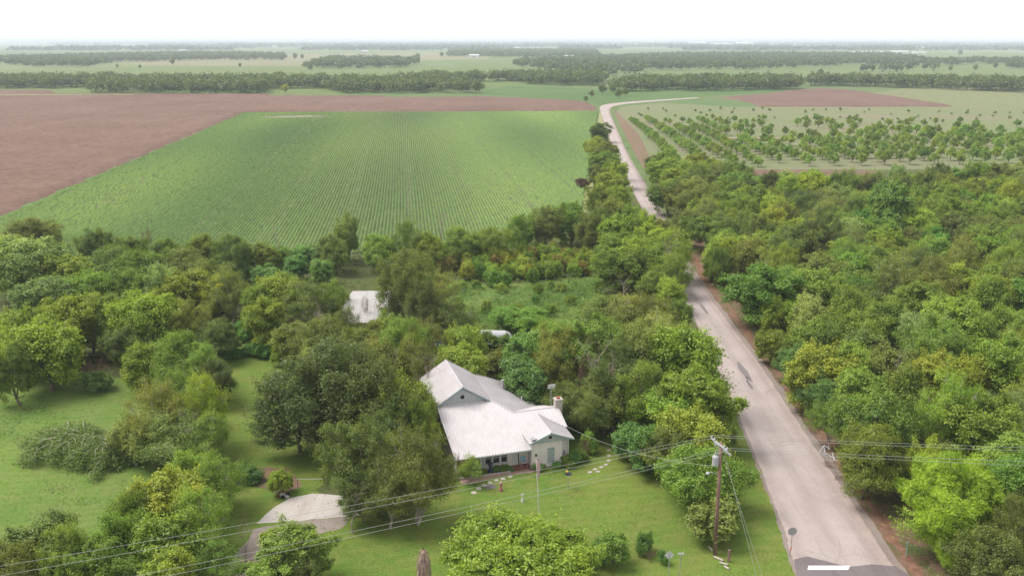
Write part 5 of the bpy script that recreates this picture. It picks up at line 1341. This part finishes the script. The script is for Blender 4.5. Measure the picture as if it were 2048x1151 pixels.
MB().box(-.045, .045, -.055, -.036, .55, .95).build('reflector', M_REFL, e)
p = G(1339, 1110, 2.3)
sign_post('diamond_sign', (p.x, p.y, 0), 2.7, 'pale diamond road sign seen from behind near the verge', (4, .42, 0, M_SIGNW, 2.3))
p = G(1362, 1108, 2.2)
e = sign_post('street_sign', (p.x, p.y, 0), 2.2, 'thin post with a small pale plate beside the diamond sign', (0, 0, 0, None, 0))
MB().box(-.26, .26, -.02, .02, 2.2, 2.36).build('plate', M_SIGNW, e)
M_MARK = simple('green_marker', (.22, .38, .33), .6, .1, 4)
e = empty('marker_post', (34.95, 65.8, 0), 0, 'thin pale green marker post in the weeds across the road', 'marker post')
MB().tube([(0, 0, -.1), (0, 0, 1.35)], .035, 6).build('post', M_MARK, e); MB().lathe([(.04, 1.35), (.08, 1.4), (.08, 1.5), (.03, 1.55)], 8).build('cap', M_MARK, e)
# cut logs and stump by the pole
M_LOG = simple('pale_cut_log', (.42, .36, .31), .9, .25, 4, bmp=.3)
for k, (u, v, l, a) in enumerate([(1437, 1118, .9, 2.4), (1447, 1128, .7, 2.7), (1453, 1136, .5, 2.2), (1421, 1098, .6, 1.9)]):
    p = G(u, v); o = MB().tube([(-l / 2, 0, .1), (l / 2, 0, .11)], [.1, .085], 9).build('cut_log', M_LOG); o.location = (p.x, p.y, 0); o.rotation_euler.z = a
    tag(o, 'short pale cut log lying by the foot of the utility pole', 'log', 'cut logs by the pole')
p = G(1457, 1122); o = MB().tube([(0, 0, -.1), (.02, 0, .5), (.0, .02, 1.15)], [.15, .13, .12], 9).build('stump_post', M_POLE); o.location = (p.x, p.y, 0)
tag(o, 'short dark broken post stump beside the guy wires', 'stump')

# ------------------------------------------------------------------ shed, trailer and junk in the grove
M_SHEDR = simple('pale_shed_roof', (.37, .345, .335), .5, .12, 1.2, vec=(3, .4, 1))
sA, sB = G(745, 597, 3.7), G(742, 645, 2.5)
e = empty('shed', (sA.x, sB.y, 0), R(3), 'pale gabled metal shed roof half hidden in the grove', 'shed')
dy = sA.y - sB.y
MB().box(-3.6, 3.4, .4, 2 * dy - .4, 0, 2.45).build('wall', M_BRICKC, e)
for s_ in (0, 1):
    y0, y1 = (0, dy) if s_ == 0 else (2 * dy, dy)
    q = [(-3.9, y0, 2.5), (3.7, y0, 2.5), (3.7, y1, 3.7), (-3.9, y1, 3.7)]
    r_ = MB().slab(q if s_ == 0 else q[::-1], .05).build('roof_slope', M_SHEDR, e)
    if s_ == 0:
        mb = MB(); 
        for k in range(25):
            x = -3.8 + k * .3; mb.tube([(x, .01, 2.515), (x, dy, 3.715)], .025, 4)
        mb.build('ribs', M_SHEDR, r_)
MB().add([(-3.6, .4, 2.45), (-3.6, 2 * dy - .4, 2.45), (-3.6, dy, 3.6), (-3.45, .4, 2.45), (-3.45, 2 * dy - .4, 2.45), (-3.45, dy, 3.6)], [(0, 2, 1), (3, 4, 5), (0, 1, 4, 3), (1, 2, 5, 4), (2, 0, 3, 5)]).build('gable', M_BRICKC, e)

p = G(988, 692)
e = empty('travel_trailer', (p.x, p.y, 0), R(-4), 'silver round-ended travel trailer among the trees behind the house', 'trailer')
n = 12; vs = []; fs = []
sect = [(-1.0, .5), (-1.1, 1.1), (-1.05, 1.7), (-.85, 2.15), (-.45, 2.4), (0, 2.46), (.45, 2.4), (.85, 2.15), (1.05, 1.7), (1.1, 1.1), (1.0, .5), (0, .45)]
stn = [(-2.6, .55), (-2.35, .85), (-1.9, 1), (1.6, 1), (2.2, .9), (2.6, .7), (2.75, .45)]
for x, k in stn: vs += [(x, y * (.5 + .5 * k), .45 + (z - .45) * k) for y, z in sect]
for i in range(len(stn) - 1):
    for k in range(n): fs.append((i * n + k, (i + 1) * n + k, (i + 1) * n + (k + 1) % n, i * n + (k + 1) % n))
fs += [tuple(range(n)), tuple(range((len(stn) - 1) * n, len(stn) * n))[::-1]]
bd = MB().add(vs, fs).build('body', M_CAN, e, True)
for x in (-1.2, .6): MB().box(x - .4, x + .4, -1.115, -1.095, 1.25, 1.75).build('window', M_GLASS, e)
for x in (-.5, .5):
    for y in (-1, 1): MB().tube([(x, y * .95, .34), (x, y * .78, .34)], .34, 12).build('wheel', M_DARK, e)
MB().tube([(2.7, 0, .5), (3.6, 0, .45), (3.6, 0, .05)], .06, 6).build('tow_bar', M_GREY, e)
for k, (x, y, z) in enumerate([(-2.2, -1.9, 1.9), (-1.0, -2.0, 1.6)]):
    MB().slab([(x - .9, y - .7, z - .25), (x + .9, y - .7, z - .25), (x + .9, y + .75, z), (x - .9, y + .75, z)], .04).build('awning_sheet', M_SHEDR, e)
    MB().tube([(x - .8, y - .6, 0), (x - .8, y - .6, z - .28)], .03, 5).build('awning_post', M_GREY, e)
M_TARP = simple('blue_tarp', (.03, .12, .42), .5, .3, 3)
def lump(name, loc, r_, h_, mat, label, cat, seed):
    rn = random.Random(seed); n = 11; vs = []; fs = []
    lv = [(1, 0), (1.02, .35), (.8, .75), (.4, .95)]
    for k_, z in lv: vs += [(math.cos(2 * math.pi * i / n) * r_ * k_ * rn.uniform(.75, 1.2), math.sin(2 * math.pi * i / n) * r_ * k_ * rn.uniform(.75, 1.2), z * h_ * rn.uniform(.85, 1.1)) for i in range(n)]
    vs.append((0, 0, h_))
    for i in range(3):
        for k in range(n): fs.append((i * n + k, i * n + (k + 1) % n, (i + 1) * n + (k + 1) % n, (i + 1) * n + k))
    for k in range(n): fs.append((3 * n + k, 3 * n + (k + 1) % n, 4 * n))
    o = MB().add(vs, fs).build(name, mat); o.location = loc
    return tag(o, label, cat)
p = G(890, 690); lump('tarp_heap', (p.x, p.y, 0), 1.1, 1.2, M_TARP, 'crumpled blue tarp heap in the grove behind the house', 'tarp', 1)
p = G(906, 695); lump('rubble_heap', (p.x, p.y, 0), 1.1, .9, M_STATW, 'white rubbish heap beside the blue tarp', 'heap', 2)
p = G(935, 672); lump('rubble_heap', (p.x, p.y, 0), 1.3, 1.2, M_SHEDR, 'pale scrap heap between the tarp and the trailer', 'heap', 3)
p = G(1210, 735); lump('rubble_heap', (p.x, p.y, 0), .9, .7, M_STATW, 'pale heap glimpsed behind the twisted grey trunk', 'heap', 4)
p = G(985, 735); lump('rubble_heap', (p.x, p.y, 0), 1.2, .7, M_BRICKP, 'pinkish rubble heap just behind the house roof', 'heap', 5)
p = G(925, 585); lump('black_drum', (p.x, p.y, 0), .5, .9, M_BLACKP, 'small black drum standing in the clearing', 'drum', 6)
p = G(1627, 832); lump('white_bucket', (p.x, p.y, 0), .35, .7, M_STATW, 'small white upturned bucket in the brush across the road', 'bucket', 7)
# junk by the drive
e = empty('junk_pile', G(566, 991), 0, 'small heap of coloured junk on the grass above the concrete drive', 'heap')
for k, (x, y, w, m_) in enumerate([(0, 0, .3, M_STATW), (.4, .1, .25, M_NAVY), (-.35, -.1, .22, M_RUST), (.1, -.35, .2, M_DARK), (.5, -.3, .18, M_STATW), (.15, .1, .16, M_RUST)]):
    o = MB().box(-w, w, -w * .7, w * .7, 0, w * 1.1).build('junk_piece', m_, e); o.location = (x, y, .0 if k < 5 else .33); o.rotation_euler.z = k * .7
e = empty('wire_fence', G(596, 977), 0, 'thin pale rail between posts at the top of the drive', 'fence')
MB().tube([(0, 0, 1.1), (3.0, .1, 1.1)], .03, 5).build('rail', M_CAN, e)
for x in (0, 3.0): MB().tube([(x, 0, -.1), (x, .03, 1.15)], .05, 6).build('post', M_GREY, e)

# ------------------------------------------------------------------ dead wood, fallen trees
def bare_at(u, v, h, r_, kind, label, tilt=0, bark=None):
    p = G(u, v, h); return plant(p.x, p.y, h, r_, kind, None, label, 'dead tree', None, 'dead_tree', tilt=tilt)
for a in [(1182, 672, 11.8, 3.0, 'bare', 'twisted grey trunk with dead forked top behind the house'), (1232, 690, 10.8, 2.4, 'bare', 'second dead grey tree beside the twisted trunk behind the house'), (640, 595, 9.2, 2.6, 'bare', 'pale bare branching tree beside the white shed roof'),
          (885, 415, 10.4, 2.2, 'bare', 'dead-topped tree standing against the green rows'), (382, 795, 7.8, 1.6, 'bare', 'pale dead trunk in the scrub by the meadow'), (415, 1000, 6.5, 2.2, 'bare', 'pale bare tree in the scrub above the power lines'), (483, 1030, 5.0, 1.2, 'bare', 'grey leafless sapling at the edge of the drive'),
          (545, 445, 9.6, 1.6, 'bare', 'bare trunk inside the golden tree at the field edge'), (283, 447, 8.2, 2.3, 'bare_red', 'reddish dead tree top against the green field'), (1070, 455, 6, 1.3, 'bare_red', 'reddish dead crown in the belt below the field'), (600, 628, 7, 2.6, 'bare_red', 'dull red dead crown beside the pale bare tree'), (1178, 690, 10.5, 1.6, 'bare_red', 'red-brown dead spray on the twisted trunk'),
          (728, 580, 6.5, 1.5, 'bare_red', 'reddish dead twigs above the shed roof'), (1690, 392, 8.2, 2.5, 'bare_red', 'brown dead branches in the wood before the tall column tree'), (1330, 470, 10.2, 3.2, 'bare', 'pale-barked spreading limbs over the shaded road'), (1520, 500, 9.2, 2.5, 'bare', 'pale dead limbs in the wood across the road'), (1905, 780, 9.4, 2.4, 'bare', 'pale forked limbs in the near wood across the road'),
          (1850, 345, 8.5, 2.8, 'bare_red', 'brown dead crown far back in the wood'), (1245, 545, 6.5, 2, 'bare', 'pale dead branches beside the clearing'), (1620, 440, 9.4, 2.4, 'bare', 'pale bare limbs among golden trees in the far wood'), (1960, 600, 9.5, 2.4, 'bare', 'pale bare limbs high in the middle of the wood'), (1810, 690, 9.6, 2.2, 'bare', 'pale bare limbs above the near wood canopy'), (1450, 420, 9.2, 2.2, 'bare', 'grey bare limbs in the wood above the road bend'), (130, 640, 9.4, 2.4, 'bare', 'pale bare limbs inside the thicket by the meadow'), (770, 690, 9.6, 2.4, 'bare', 'pale bare limbs in the grove below the shed'), (860, 690, 9.6, 2.2, 'bare', 'leaning pale trunk behind the tall house gable'), (700, 960, 5.5, 2.2, 'bare', 'pale bare branches reaching over the concrete drive'), (590, 1100, 4.5, 2.2, 'bare', 'pale arching branch over the lower drive'),
          (1700, 820, 6.4, 1.6, 'bare', 'slender pale bare tree by the dirt verge')]:
    bare_at(*a)
p = G(1164, 374); plant(p.x, p.y, 2.6, 2.5, 'bush', 'deadbrown', 'dark red-brown brush heap at the edge of the crop rows', 'brush pile', None, 'brush_pile')
for (u, v, h_, r_, lab) in [(205, 748, 2.6, 4.2, 'fallen reddish branches beneath the thicket edge'), (255, 735, 2.2, 3.0, 'smaller fallen red branches beside the blue-green bush'), (515, 955, .8, 2.2, 'heap of dead brown branches by the round lawn bush'), (640, 705, 1.0, 1.5, 'grey branch heap behind the tall weeds')]:
    p = G(u, v); plant(p.x, p.y, h_, r_, 'bare_red', None, lab, 'brush pile', None, 'brush_pile')
for k, (u, v) in enumerate([(1690, 960), (1715, 985), (1740, 1010), (1765, 975), (1668, 935), (1835, 1130), (1560, 760), (1620, 860)]):
    p = G(u, v); plant(p.x, p.y, .7, 1.5, 'bare_red', None, 'low brown brush heap on the dirt verge across the road', 'brush pile', 'brush heaps along the verge', 'brush_pile')

def fallen_tree():
    p = G(275, 930)
    e = empty('fallen_tree', (p.x, p.y, 0), 0, 'fallen arching tree with pale bark and drooping foliage on the meadow', 'tree')
    w = MB()
    spine = [(0, 0, .1), (-2.2, .9, 1.5), (-4.6, 2.2, 2.7), (-7.0, 3.4, 3.0), (-9.2, 4.2, 2.3), (-11, 4.6, 1.0)]
    w.tube(spine, [.2, .18, .15, .11, .07, .03], 8)
    rng = np.random.default_rng(77); Qs = []; Vr = []
    for k in range(64):
        t = rng.uniform(.8, 4.95); i = int(t); f_ = t - i
        b0 = np.array(spine[i]) * (1 - f_) + np.array(spine[min(i + 1, 5)]) * f_
        a = rng.uniform(0, 6.28); ln = rng.uniform(1.2, 3.4)
        e1 = b0 + np.array([math.cos(a) * ln - .4, math.sin(a) * ln * 1.1 - .7, rng.uniform(-.3, .9)])
        e2 = e1 + np.array([math.cos(a) * .8, math.sin(a) * .8 - .3, -e1[2] * rng.uniform(.4, .85)])
        w.tube([tuple(b0), tuple(e1), tuple(e2)], [.05, .035, .01], 4, False)
        for s in np.linspace(.35, 1, 8):
            c = (b0 * (1 - s) + e1 * s) if s < .6 else (e1 * (1 - (s - .6) / .4) + e2 * (s - .6) / .4)
            n = 60; C = c + rng.normal(0, .38, (n, 3)); C[:, 2] = np.maximum(C[:, 2] - np.abs(rng.normal(0, .3, n)), .06)
            D = np.tile(np.array([0, -.3, .3]), (n, 1)) + rng.normal(0, .3, (n, 3))
            Qs.append(leaf_quads(rng, C, D, .32, .1, .5, .8, .3)); Vr.append(np.clip(rng.normal(.5, .18, n), 0, 1))
    w.build('trunk', BARK_PALE, e, True)
    Q = np.concatenate(Qs); Q[:, :, 2] = np.maximum(Q[:, :, 2], .02)
    c = link('crown', crown_mesh('crown', Q, np.concatenate(Vr)), e); c.color = (.16, .225, .055, 1)
    for o_ in e.children: o_.scale = (1, 1, .72)
fallen_tree()

# ------------------------------------------------------------------ brush: saplings, weeds, undergrowth
rs = random.Random(31)
bushpoly = PX((850, 552), (900, 560), (1010, 570), (1100, 560), (1205, 548), (1210, 518), (1050, 512), (860, 520))
k = 0
for _ in range(900):
    if k >= 85: break
    u, v = rs.uniform(840, 1215), rs.uniform(508, 572); p = G(u, v)
    if not inpoly(p.x, p.y, bushpoly) or any((p.x - a) ** 2 + (p.y - b) ** 2 < 3.0 for a, b, q in TREES[-60:]): continue
    plant(p.x, p.y, rs.uniform(2.4, 3.6), rs.uniform(1.3, 1.9), 'bush', rs.choice(['gold', 'elm', 'lime', 'gold', 'lime', 'rust', 'bush']), 'golden and rusty green shrub in the brushy strip behind the clearing', 'bush', 'shrubs of the brushy strip', 'bush'); k += 1
for (u, v) in [(478, 545), (520, 530), (560, 520), (605, 512), (645, 515), (590, 545), (540, 560), (640, 548), (570, 572)]:
    p = G(u, v + 18); plant(p.x, p.y, rs.uniform(4, 5), rs.uniform(2.6, 3.4), 'magnolia', 'teal', 'blue-green broad-leaved shrub in the patch below the field-edge belt', 'bush', 'blue-green shrubs', 'bush')
for (u, v, h_, r_, c, lab) in [(190, 782, 2.6, 2.2, 'teal', 'round blue-green bush at the foot of the thicket on the meadow'), (490, 960, 1.6, 1.7, 'magnolia', 'round dark green bush on the strip of lawn'), (560, 988, 2.6, 1.3, 'lime', 'small bright bush at the top of the drive'), (985, 572, 3.2, 2.0, 'bush', 'leafy small tree standing in the clearing'), (1010, 575, 3.0, 1.6, 'bush', 'second leafy small tree in the clearing'), (1065, 570, 3.2, 1.2, 'bush', 'narrow young tree at the edge of the tall weeds')]:
    p = G(u, v); plant(p.x, p.y, h_, r_, 'bush', c, lab, 'bush', None, 'bush')
for k in range(14):
    u = 445 + k * 11; 
    if 470 < u < 492: continue
    p = G(u, 714 + 3 * math.sin(k)); plant(p.x, p.y, rs.uniform(1.6, 2.4), rs.uniform(.9, 1.2), 'bush', 'weed', 'upright fresh green weed clump at the end of the back lawn', 'plant', 'tall weeds at the end of the back lawn', 'weed_clump')
for k in range(9):
    p = G(480 + 10 * k, 672 + rs.uniform(-10, 10)); plant(p.x, p.y, rs.uniform(2, 3), rs.uniform(1.1, 1.6), 'bush', 'weed', 'tall green weed clump behind the back lawn', 'plant', 'weeds behind the back lawn', 'weed_clump')

def clumps(name, polys, dens, hr, size, nq, spread, color, label, seed, aspect=.45, avoid=None, upright=0.0):
    rng = np.random.default_rng(seed); Qs = []; Vr = []
    for P in polys:
        xs = [p[0] for p in P]; ys = [p[1] for p in P]
        m = int((max(xs) - min(xs)) * (max(ys) - min(ys)) * dens)
        X = rng.uniform(min(xs), max(xs), m); Y = rng.uniform(min(ys), max(ys), m)
        ok = inpoly_np(X, Y, P) & (np.abs(X) < .62 * Y + 8); X, Y = X[ok], Y[ok]
        pat = np.sin(X * .31 + seed) * np.sin(Y * .27 + 1.3 * seed)
        keep = rng.uniform(-1.2, 1, len(X)) < pat + .5; X, Y = X[keep], Y[keep]
        m = len(X)
        H_ = rng.uniform(*hr, m)
        C = np.stack([np.repeat(X, nq), np.repeat(Y, nq), np.zeros(m * nq)], 1)
        C[:, :2] += rng.normal(0, spread, (m * nq, 2))
        C[:, 2] = np.repeat(H_, nq) * rng.uniform(.1, 1, m * nq) ** .8
        D = rng.normal(0, .6, (m * nq, 3)); D[:, 2] = np.abs(D[:, 2]) + .2
        q = leaf_quads(rng, C, D, size, size * aspect, .6, .8, 0)
        if upright: q[:, 2, 2] += size * upright
        Qs.append(q); Vr.append(np.clip(.5 + np.repeat(rng.normal(0, .14, m), nq) + rng.normal(0, .12, m * nq), 0, 1))
    Q = np.concatenate(Qs); Q[:, :, 2] = np.maximum(Q[:, :, 2], .03)
    o = link(name, crown_mesh(name, Q, np.concatenate(Vr))); o.color = (color[0] * 1.5, color[1] * 1.4, color[2] * 1.05, 1)
    tag(o, label, 'undergrowth', kind='stuff'); print(name, len(Q) * 2)
clumps('undergrowth', [[(39.5, 58), (48, 57), (95, 90), (150, 170), (170, 290), (60, 285), (46, 260), (41, 165), (39.5, 100)]], .30, (.5, 2.2), .42, 14, .6, (.075, .11, .032), 'low tangled undergrowth on the floor of the wood', 3)
clumps('brush', [[(-115, 120), (-55, 112), (-40, 126), (-28, 122), (-20, 104), (2, 100), (22, 92), (28, 118), (29, 160), (33, 240), (24, 250), (6, 196), (-20, 180), (-60, 178), (-115, 196)]], .34, (.4, 1.9), .42, 14, .6, (.085, .12, .034), 'low tangled brush under the trees behind the house', 4)
sheet('clearing_grass', jag(PX((880, 590), (930, 645), (1010, 672), (1130, 660), (1195, 600), (1215, 545), (1100, 560), (1000, 570), (900, 560)), .6, 2, 8), .014, M_MEADOW)
clumps('tall_weeds', [PX((930, 640), (1010, 668), (1130, 655), (1190, 590), (1200, 560), (1090, 570), (1000, 585)), PX((890, 585), (930, 600), (975, 580), (930, 570))], 3.2, (.4, 1.4), .32, 14, .4, (.10, .185, .060), 'bright green waist-high weeds filling the clearing', 5, .3, .5)
clumps('verge_weeds', [[(34.9, 60), (46, 58), (47, 78), (40.5, 95), (40, 108), (39, 160), (37.4, 160), (37.4, 108), (36.6, 90), (35.6, 75)]], 3.0, (.1, .6), .22, 14, .35, (.095, .15, .045), 'patches of green weeds on the dirt verge', 6, .3, .3)
clumps('meadow_weeds', [PX((-20, 800), (60, 790), (130, 830), (180, 880), (120, 900), (40, 890), (-20, 900)), PX((60, 960), (200, 985), (230, 1020), (120, 1010))], 1.1, (.08, .4), .26, 14, .4, (.125, .20, .062), 'rough pale weeds in the open meadow', 7, .35, .2)

clumps('lawn_tufts', [[(-58, 58), (24.2, 62), (27, 90), (20, 100), (-4, 104), (-24, 98), (-30, 120), (-44, 121), (-58, 96)], [(-95, 70), (-58, 70), (-58, 104), (-90, 108)]], 4.0, (.02, .10), .13, 4, .12, (.105, .150, .028), 'short uneven grass tufts over the mown lawns', 8, .35, .3)
for (u, v, h_, r_, c) in [(972, 692, 2.6, 2.0, 'elm'), (1008, 695, 2.4, 1.8, 'magnolia'), (940, 690, 3.0, 1.8, 'olive')]:
    p = G(u, v + 6); plant(p.x, p.y, h_, r_, 'bush', c, 'leafy bush screening the silver trailer', 'bush', 'bushes before the trailer', 'bush')

rv = random.Random(77)
for k in range(44):
    y = rv.uniform(60, 150) if k < 26 else rv.uniform(60, 82); x = 38.6 + (y - 62) * .012 + rv.uniform(-.7, 1.6) + (0 if k < 26 else rv.uniform(0, 4))
    plant(x, y, rv.uniform(.7, 1.7), rv.uniform(.6, 1.2), 'bush', rv.choice(['weed', 'elm', 'olive', 'lime', 'rust']), 'low scrubby bush on the dirt verge before the wood', 'bush', 'scrub on the verge across the road', 'bush')

for k in range(16):
    p = G(rv.uniform(900, 1190), rv.uniform(575, 640)); plant(p.x, p.y, rv.uniform(1.2, 2.4), rv.uniform(.8, 1.5), 'bush', rv.choice(['weed', 'lime', 'bush', 'elm']), 'scrubby bush growing up through the weeds of the clearing', 'bush', 'scrub in the clearing', 'bush')
# ------------------------------------------------------------------ haze
def make_haze():
    m = bpy.data.materials.new('haze_air'); m.use_nodes = True
    N, L = m.node_tree.nodes, m.node_tree.links
    N.clear()
    out = N.new('ShaderNodeOutputMaterial')
    v = N.new('ShaderNodeVolumePrincipled')
    v.inputs['Color'].default_value = (0.80, 0.88, 1.0, 1)
    v.inputs['Density'].default_value = HAZE
    v.inputs['Anisotropy'].default_value = 0.0
    L.new(v.outputs[0], out.inputs['Volume'])
    b = MB().box(-S - 50, S + 50, -350, S + 50, -1.0, 52.0)
    o = b.build('haze', m)
    tag(o, 'thin pale haze over the whole plain', 'haze', kind='stuff')
HAZE = 1.5e-4
make_haze()
